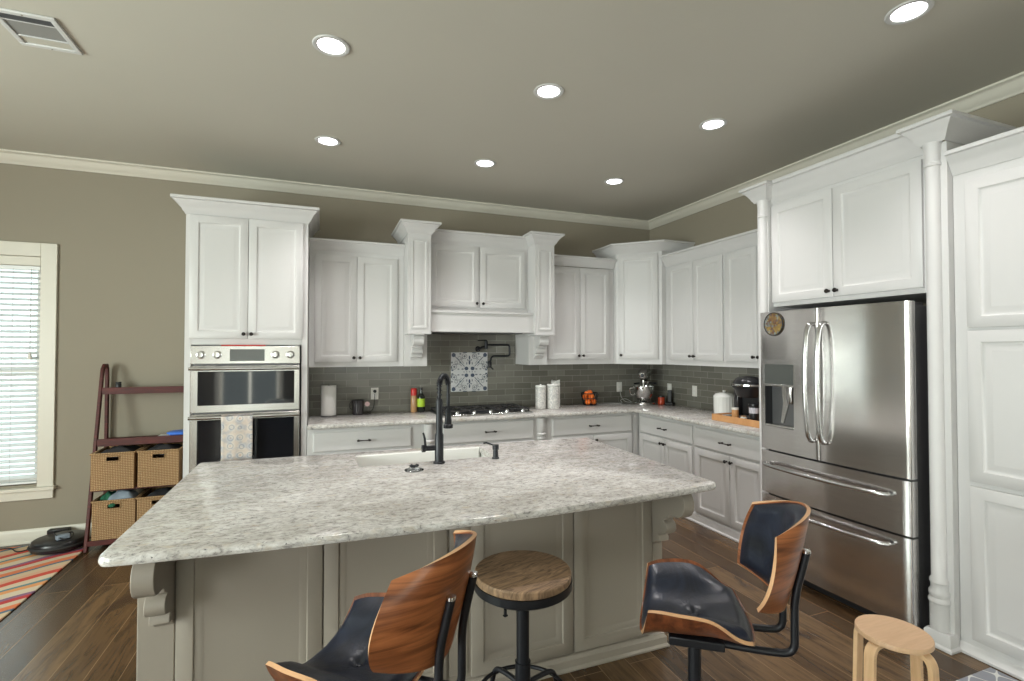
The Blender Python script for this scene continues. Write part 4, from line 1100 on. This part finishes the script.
obj('water_tank', BX(-.150, -.112, -.02, .12, .02, .27), 'smoke', t, .006)
t = thing('travel_tumbler', 'black tumbler with a pale label band in front of the coffee maker', 'tumbler', (-.462, -1.995, Z+.0125))
bm = bmesh.new(); lathe(bm, [(.032, 0), (.034, .004), (.038, .145), (.036, .15), (0, .15)], 24); obj('cup', bm, 'blackplastic', t)
bm = bmesh.new(); lathe(bm, [(.0375, .150), (.040, .152), (.040, .165), (.030, .172), (0, .173)], 24); obj('lid', bm, 'blackplastic', t)
bm = bmesh.new(); lathe(bm, [(.0367, .09), (.0375, .0905), (.0385, .135), (.0378, .1355)], 24); obj('label', bm, 'label', t)
t = thing('tea_tin', 'small orange brown tin with a white lid on the tray', 'tin', (-.475, -1.81, Z+.0125))
bm = bmesh.new(); lathe(bm, [(.026, 0), (.028, .003), (.028, .10), (0, .10)], 20); obj('tin', bm, 'traywood', t)
bm = bmesh.new(); lathe(bm, [(.029, .1005), (.029, .116), (0, .117)], 20); obj('lid', bm, 'whiteplastic', t)
t = thing('ceramic_pot', 'tiny white pot on the tray in front of the orange tin', 'pot', (-.475, -1.90, Z+.0125))
bm = bmesh.new(); lathe(bm, [(.020, 0), (.024, .003), (.025, .05), (.021, .05), (.019, .01), (0, .008)], 20); obj('pot', bm, 'white', t)
bm = bmesh.new(); lathe(bm, [(.022, .0505), (.022, .058), (0, .06)], 20); obj('lid', bm, 'amber', t)

# ------------------------------------------------------------------ leather stools
def shell(fn, nu, nv, th, mats):
    """fn(u,v)->Vector on the inner face; returns bmesh of a closed plywood shell, edge faces use material 1"""
    bm = bmesh.new(); A = {}; B = {}
    def nrm(u, v):
        e = .01; a = fn(min(u+e, 1), v)-fn(max(u-e, -1), v); b = fn(u, min(v+e, 1))-fn(u, max(v-e, -1)); return a.cross(b).normalized()
    for i in range(nu+1):
        for j in range(nv+1):
            u = -1+2*i/nu; v = -1+2*j/nv; p = fn(u, v); n = nrm(u*.98, v*.98)
            A[i, j] = bm.verts.new(p); B[i, j] = bm.verts.new(p-n*th)
    for i in range(nu):
        for j in range(nv):
            for D in (A, B):
                f = bm.faces.new((D[i, j], D[i+1, j], D[i+1, j+1], D[i, j+1])); f.smooth = True
    def edge(a, b):
        f = bm.faces.new((A[a], A[b], B[b], B[a])); f.material_index = 1
    for i in range(nu): edge((i, 0), (i+1, 0)); edge((i, nv), (i+1, nv))
    for j in range(nv): edge((0, j), (0, j+1)); edge((nu, j), (nu, j+1))
    return bm
def pad(fn, nu, nv, th, sc=.965, tuft=()):
    bm = bmesh.new(); A = {}; B = {}
    def nrm(u, v):
        e = .01; a = fn(min(u+e, 1), v)-fn(max(u-e, -1), v); b = fn(u, min(v+e, 1))-fn(u, max(v-e, -1)); return a.cross(b).normalized()
    for i in range(nu+1):
        for j in range(nv+1):
            u = -1+2*i/nu; v = -1+2*j/nv; n = nrm(u*.96, v*.96); p = fn(u*sc, v*sc)
            e = max(abs(u), abs(v)); h = th*(1-max(0, (e-.72)/.28)**2.4)
            for tu, tv in tuft:
                d2 = (u-tu)**2+(v-tv)**2; h -= th*.62*math.exp(-d2/.012)+th*.22*math.exp(-d2/.12)
            A[i, j] = bm.verts.new(p+n*.0006); B[i, j] = bm.verts.new(p+n*(h+.001))
    for i in range(nu):
        for j in range(nv):
            for D in (A, B):
                f = bm.faces.new((D[i, j], D[i+1, j], D[i+1, j+1], D[i, j+1])); f.smooth = True
    def edge(a, b):
        f = bm.faces.new((A[a], A[b], B[b], B[a])); f.smooth = True
    for i in range(nu): edge((i, 0), (i+1, 0)); edge((i, nv), (i+1, nv))
    for j in range(nv): edge((0, j), (0, j+1)); edge((nu, j), (nu, j+1))
    return bm
SEAT_Z = .675
def sq(u, v, k): return u*sqrt(1-k*v*v/2), v*sqrt(1-k*u*u/2)
def seat_fn(u, v):
    x, y = sq(u, v, .60)
    fade = .5-.5*math.tanh((y-.45)*3.2)         # sides drop away towards the back
    side = abs(u)**2.6*.115*(.22+.78*fade)
    front = max(0, -y-.55)**2*.10
    return Vector((.200*x*(1-.06*max(0, y)), .168*y, SEAT_Z+side-front+.012*y))
def back_fn(u, v):
    x, z = sq(u, v, .85)
    zz = .917+.148*z*(1-.18*x*x)-.012*x*x
    return Vector((.205*x, .250+(zz-.78)*.24-.105*abs(u)**2.2, zz))
def make_stool(label, loc, rz):
    t = thing('bar_stool', label, 'stool', loc, rz, 'leather bar stools')
    obj('seat_shell', shell(seat_fn, 28, 24, .010, 0), ['walnut_seat', 'ply'], t)
    s = obj('seat_cushion', pad(seat_fn, 36, 32, .034, .965, [(0, .0)]), 'leather', t)
    bm = bmesh.new(); lathe(bm, [(.008, 0), (.007, .004), (0, .006)], 12, T(seat_fn(0, 0)+Vector((0, 0, .014)))); obj('button', bm, 'leather', s)
    obj('backrest_shell', shell(back_fn, 28, 20, .010, 0), ['walnut', 'ply'], t)
    s = obj('backrest_cushion', pad(back_fn, 36, 26, .028, .965, [(0, .05)]), 'leather', t)
    bm = bmesh.new(); p = back_fn(0, .05); lathe(bm, [(.008, 0), (.007, .004), (0, .006)], 12, T(p+Vector((0, -.013, .003))) @ FRONT); obj('button', bm, 'leather', s)
    for sx in (-1, 1):
        x = abs(sx*.065)*sx; yo = .245
        def outp(z): return (x, .250+(z-.78)*.24-.105*abs(x/.2)**2.2+.010+.012, z)
        bm = bmesh.new(); tube(bm, fillet([(x*.8, -.06, SEAT_Z-.028), (x, .20, SEAT_Z-.030), (x, .270, SEAT_Z-.026), outp(.81), outp(.945)], .045, 6), .011, 10)
        tb = obj('back_support', bm, 'black', t)
        bm = bmesh.new(); q = outp(.945); lathe(bm, [(.012, 0), (.012, .008), (0, .012)], 12, T(q)); obj('chrome_tip', bm, 'chrome', tb)
    bm = bmesh.new(); box(bm, -.08, .08, -.08, .08, SEAT_Z-.045, SEAT_Z-.018); obj('seat_plate', bm, 'black', t, .004)
    bm = bmesh.new(); lathe(bm, [(.026, .014), (.026, .42), (.020, .425), (.020, SEAT_Z-.045)], 24); obj('column', bm, 'black', t)
    bm = bmesh.new(); lathe(bm, [(.205, 0.001), (.207, .005), (.195, .011), (.05, .020), (.03, .03), (.027, .06)], 48); obj('base', bm, 'black', t)
    bm = bmesh.new(); tube(bm, [(.16*cos(a), -.04+.16*sin(a), .24) for a in [pi+.35+(pi-.7)*k/16 for k in range(17)]], .010, 8)
    tube(bm, [(0, -.02, .24), (0, -.20, .24)], .009, 8); lathe(bm, [(.032, .22), (.032, .26)], 20); obj('footrest', bm, 'black', t)
    return t
make_stool('navy leather and walnut bar stool at the lower left, seen from behind', (-3.666, -3.694, 0), radians(230))
make_stool('navy leather and walnut bar stool on the right, seen from its side', (-2.655, -3.812, 0), radians(234))

# round reclaimed wood stool
t = thing('wooden_stool', 'round reclaimed wood top stool on a black metal post', 'stool', (-3.03, -3.29, 0))
bm = bmesh.new(); lathe(bm, [(0, .652), (.186, .652), (.188, .656), (.188, .676), (.184, .681), (0, .681)], 48)
obj('seat', bm, 'reclaimed', t, rot=(0, 0, radians(18)))
bm = bmesh.new(); lathe(bm, [(0, .612), (.176, .612), (.190, .622), (.191, .651), (0, .651)], 48); obj('seat_band', bm, 'black', t)
bm = bmesh.new(); lathe(bm, [(.025, .20), (.025, .6115)], 24); lathe(bm, [(.030, .19), (.030, .33)], 24); obj('post', bm, 'black', t)
for k in range(4):
    a = radians(20+90*k); c, s = cos(a), sin(a)
    bm = bmesh.new(); tube(bm, fillet([(.028*c, .028*s, .235), (.10*c, .10*s, .235), (.17*c, .17*s, .225), (.23*c, .23*s, .008)], .05, 6), .010, 8)
    lg = obj('leg', bm, 'black', t)
    bm = bmesh.new(); lathe(bm, [(.013, 0), (.013, .012), (0, .013)], 10, T((.23*c, .23*s, 0))); obj('rubber_foot', bm, 'rubber', lg)
bm = bmesh.new(); tube(bm, [(.175*cos(2*pi*k/32), .175*sin(2*pi*k/32), .20) for k in range(32)], .008, 8, closed=True); obj('foot_ring', bm, 'black', t)
bm = bmesh.new(); lathe(bm, [(.006, 0), (.006, .02), (.010, .022), (0, .03)], 8, T((-.12, -.13, .612)) @ RX(pi, 4, 'X')); obj('bolt', bm, 'black', t)

# low birch stool
t = thing('step_stool', 'low round pale birch stool with bent wood legs', 'stool', (-1.70, -3.81, 0), 0)
SZ = .45
bm = bmesh.new(); lathe(bm, [(0, SZ-.020), (.120, SZ-.020), (.123, SZ-.017), (.123, SZ-.003), (.121, SZ), (0, SZ)], 56); obj('seat', bm, 'birch_top', t)
for k in range(4):
    a = pi/2*k
    bm = bmesh.new(); pts = fillet([(.035, 0, SZ-.029), (.132, 0, SZ-.029), (.146, 0, .001)], .055, 8)
    rr = []
    for i, p in enumerate(pts):
        tg = (pts[min(i+1, len(pts)-1)]-pts[max(i-1, 0)]).normalized(); nn = Vector((tg.z, 0, -tg.x))
        if i == len(pts)-1: nn = Vector((1, 0, 0))*(-1 if tg.z < 0 else 1)
        rr.append([bm.verts.new(p+nn*sn*.0085+Vector((0, sy*.019, 0))) for sn, sy in ((-1, -1), (1, -1), (1, 1), (-1, 1))])
    for A_, B_ in zip(rr, rr[1:]):
        for q in range(4): bm.faces.new((A_[q], A_[(q+1) % 4], B_[(q+1) % 4], B_[q]))
    bm.faces.new(rr[0]); bm.faces.new(rr[-1])
    obj('leg', bm, 'birch', t, .002, rot=(0, 0, a))

# mat and rug
t = obj('kitchen_mat', BX(-1.55, -.752, -5.3, -3.655, .001, .009), 'trellis', None, .003); tag(t, 'grey mat with white trellis pattern on the floor by the pantry', 'mat')
t = obj('striped_rug', BX(-7.7, -5.452, -3.3, -.10, .001, .011), 'rug', None, .004); tag(t, 'multicoloured striped rug on the floor at the left', 'rug')

# robot vacuum
t = thing('robot_vacuum', 'black round robot vacuum on the rug edge under the window', 'robot vacuum', (-5.635, -.262, .0115))
bm = bmesh.new(); lathe(bm, [(.150, .008), (.168, .016), (.172, .030), (.172, .062), (.166, .078), (.158, .084), (0, .086)], 48); obj('body', bm, 'blackplastic', t)
bm = bmesh.new(); lathe(bm, [(.050, .087), (.050, .100), (.044, .104), (0, .104)], 28, T((0, .05, 0))); obj('sensor_turret', bm, 'steel_dark', t)
bm = bmesh.new(); tube(bm, [(.174*cos(a), .174*sin(a), .046) for a in [pi+.2+k/20*(pi-.4) for k in range(21)]], .010, 6); obj('bumper', bm, 'rubber', t)
for s in (-1, 1):
    bm = bmesh.new(); lathe(bm, [(.03, -.01), (.03, .01)], 16, T((s*.11, 0, .030)) @ RX(pi/2, 4, 'Y')); obj('wheel', bm, 'rubber', t)
t = thing('charging_plug', 'grey adapter with its cord lying on the robot vacuum', 'adapter', (-5.60, -.30, .100))
obj('block', BX(-.05, .03, -.045, .0, 0, .032), 'bluegrey', t, .006, rot=(0, 0, radians(35)))
bm = bmesh.new(); tube(bm, catmull([(.0, 0, .02), (.04, .03, .03), (.06, -.02, .008), (.02, -.06, .006), (-.05, -.02, .05), (-.02, .04, .045)], 6), .004, 6); obj('cord', bm, 'rubber', t)
bm = bmesh.new(); tube(bm, catmull([(-5.55, -.075, .018), (-5.75, -.10, .016), (-5.88, -.25, .016), (-6.0, -.14, .016), (-6.2, -.16, .016), (-6.45, -.08, .016)], 8), .0045, 6)
tag(obj('floor_cord', bm, 'rubber'), 'black cord trailing from the robot vacuum along the rug', 'cord')
obj_d = thing('charging_dock', 'low black charging dock against the baseboard behind the robot vacuum', 'dock', (-5.72, -.062, .0005))
obj('dock_body', BX(-.07, .07, -.025, .03, .0, .105), 'blackplastic', obj_d, .006); obj('contact_strip', BX(-.03, .03, -.028, -.0255, .02, .03), 'chrome', obj_d)

# ------------------------------------------------------------------ ladder shelf
sh = thing('ladder_shelf', 'dark red mahogany ladder shelf beside the oven cabinet', 'shelf', (0, 0, 0))
LX0, LX1 = -5.438, -4.772
def frontY(z): return -.420+(z/1.40)*.275
for x in (LX0, LX1-.022):
    bm = bmesh.new()
    P = [(-.420, .001), (-.385, .001), (-.118, 1.355)]
    # side frame: slanted front leg, upright rear leg and a looped top
    path = [(-.402, .001), (frontY(1.30)+.008, 1.30), (frontY(1.37)+.012, 1.375), (-.105, 1.405), (-.065, 1.405), (-.050, 1.375), (-.046, 1.30), (-.042, .001)]
    def prof_leg(p0, p1, w_):
        box(bm, 0, .022, -w_/2, w_/2, 0, 1)
    ring = []
    V = [Vector((y, z)) for y, z in path]
    for i, p in enumerate(V):
        a = V[max(i-1, 0)]; c = V[min(i+1, len(V)-1)]; tg = (c-a).normalized(); nn = Vector((tg.y, -tg.x))*.017
        ring.append([bm.verts.new((x+xx, (p+nn*s).x, max((p+nn*s).y, .001))) for xx, s in ((0, -1), (.022, -1), (.022, 1), (0, 1))])
    for A_, B_ in zip(ring, ring[1:]):
        for q in range(4): bm.faces.new((A_[q], A_[(q+1) % 4], B_[(q+1) % 4], B_[q]))
    bm.faces.new(ring[0]); bm.faces.new(ring[-1])
    obj('side_frame', bm, 'mahogany', sh, .003)
for z, th in ((1.185, .045), (.782, .048), (.440, .030), (.050, .030)):
    yf_ = frontY(z)+.035
    o = obj('shelf_board', BX(LX0+.0225, LX1-.0225, yf_-.018, -.03, z, z+th*.5), 'mahogany', sh, .002)
    obj('front_lip', BX(LX0+.0225, LX1-.0225, yf_-.036, yf_-.018, z-th*.2, z+th), 'mahogany', o, .002)
# baskets
def make_basket(w_, d_, h_):
    bm = bmesh.new(); th = .010
    def rect(w2, d2, z): return [(-w2/2, -d2/2, z), (w2/2, -d2/2, z), (w2/2, d2/2, z), (-w2/2, d2/2, z)]
    hw, h0, h1 = .042, h_-.058, h_-.022
    # front wall with handle hole
    y0, y1 = -d_/2, -d_/2+th
    box(bm, -w_/2, -hw, y0, y1, 0, h_); box(bm, hw, w_/2, y0, y1, 0, h_); box(bm, -hw, hw, y0, y1, 0, h0); box(bm, -hw, hw, y0, y1, h1, h_)
    box(bm, -w_/2, w_/2, d_/2-th, d_/2, 0, h_); box(bm, -w_/2, -w_/2+th, y1, d_/2-th, 0, h_); box(bm, w_/2-th, w_/2, y1, d_/2-th, 0, h_); box(bm, -w_/2+th, w_/2-th, y1, d_/2-th, 0, .01)
    b = obj('woven_body', bm, 'basket'); 
    bm = bmesh.new(); tube(bm, fillet([(-w_/2, -d_/2, h_), (w_/2, -d_/2, h_), (w_/2, d_/2, h_), (-w_/2, d_/2, h_), (-w_/2, -d_/2, h_)], .015, 3), .0085, 6); r = obj('rim', bm, 'basket')
    bm = bmesh.new(); tube(bm, fillet([(-hw, -d_/2-.002, h0), (hw, -d_/2-.002, h0), (hw, -d_/2-.002, h1), (-hw, -d_/2-.002, h1), (-hw, -d_/2-.002, h0)], .006, 3), .0035, 6); r2 = obj('handle_binding', bm, 'basket')
    return b, r, r2
def basket(label, x, z, h_, group='seagrass baskets'):
    t = thing('storage_basket', label, 'basket', (x, -.235, z), 0, group)
    for q in make_basket(.275, .32, h_): q.parent = t
    return t
BZ1, BZ2 = .456, .066
basket('seagrass basket on the middle shelf level, left beside the window', LX0+.168, BZ1, .278)
basket('seagrass basket on the middle shelf level, right beside the oven cabinet', LX0+.467, BZ1, .278)
basket('seagrass basket on the lowest shelf level, left and overfilled with cloths', LX0+.180, BZ2, .305)
basket('seagrass basket on the lowest shelf level, mostly hidden behind the island worktop', LX0+.465, BZ2, .305)
def cloth(name, label, m, c, sx, sy, h, seed, cat='cloth'):
    r = random.Random(seed); bm = bmesh.new(); bmesh.ops.create_grid(bm, x_segments=14, y_segments=10, size=1)
    for v_ in bm.verts:
        x, y = v_.co.x, v_.co.y; e = max(abs(x), abs(y))
        v_.co = Vector((x*sx, y*sy, h*(1-e**3)+.012*sin(5*x+seed)*cos(4*y+seed*2)+r.uniform(-.002, .002)))
    o = obj(name, bm, m, loc=c, smooth=True); s = o.modifiers.new('s', 'SOLIDIFY'); s.thickness = .006; return tag(o, label, cat)
bx = LX0+.180
cloth('folded_cloth', 'blue grey cloth heaped in the overfilled lower basket', 'bluegrey', (bx+.03, -.27, BZ2+.285), .085, .09, .065, 3)
cloth('folded_cloth', 'dark green cloth at the left of the overfilled lower basket', 'greencloth', (bx-.075, -.25, BZ2+.29), .045, .07, .05, 5)
cloth('folded_cloth', 'cream cloth at the right of the overfilled lower basket', 'creamcloth', (bx+.085, -.19, BZ2+.285), .033, .08, .055, 8)
bm = bmesh.new(); bmesh.ops.create_uvsphere(bm, u_segments=16, v_segments=10, radius=.022)
for v_ in bm.verts: v_.co.z *= .7
tag(obj('green_bow', bm, 'greencloth', loc=(bx-.01, -.402, BZ2+.272), smooth=True), 'green bow poking from the handle of the lower left basket', 'bow')
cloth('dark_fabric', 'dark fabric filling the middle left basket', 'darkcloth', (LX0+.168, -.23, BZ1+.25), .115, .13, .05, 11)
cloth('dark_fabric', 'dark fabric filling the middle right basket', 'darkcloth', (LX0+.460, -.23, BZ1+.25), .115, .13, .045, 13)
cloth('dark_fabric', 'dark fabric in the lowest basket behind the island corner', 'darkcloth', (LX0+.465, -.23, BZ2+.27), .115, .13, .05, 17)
# things on the shelves
t = thing('small_jar', 'tiny black jar on the top shelf board', 'jar', (LX0+.105, -.10, 1.2085))
bm = bmesh.new(); lathe(bm, [(.019, 0), (.021, .003), (.021, .042), (.018, .048), (0, .049)], 18); obj('jar', bm, 'blackplastic', t)
bm = bmesh.new(); lathe(bm, [(.019, .0495), (.019, .062), (0, .063)], 18); obj('lid', bm, 'rubber', t)
o = obj('paper_stack', BX(-.11, .11, -.08, .08, 0, .012), 'paper', None, .002, loc=(-4.93, -.155, .8065)); tag(o, 'pale papers lying on the second shelf board', 'paper')
bm = bmesh.new(); lathe(bm, [(0, 0), (.07, .004), (.095, .018), (.095, .024), (.07, .034), (0, .038)], 32)
o = obj('blue_disc', bm, 'blue', loc=(-4.88, -.16, .819), smooth=True); tag(o, 'flat blue plastic disc on the papers of the second shelf', 'disc')
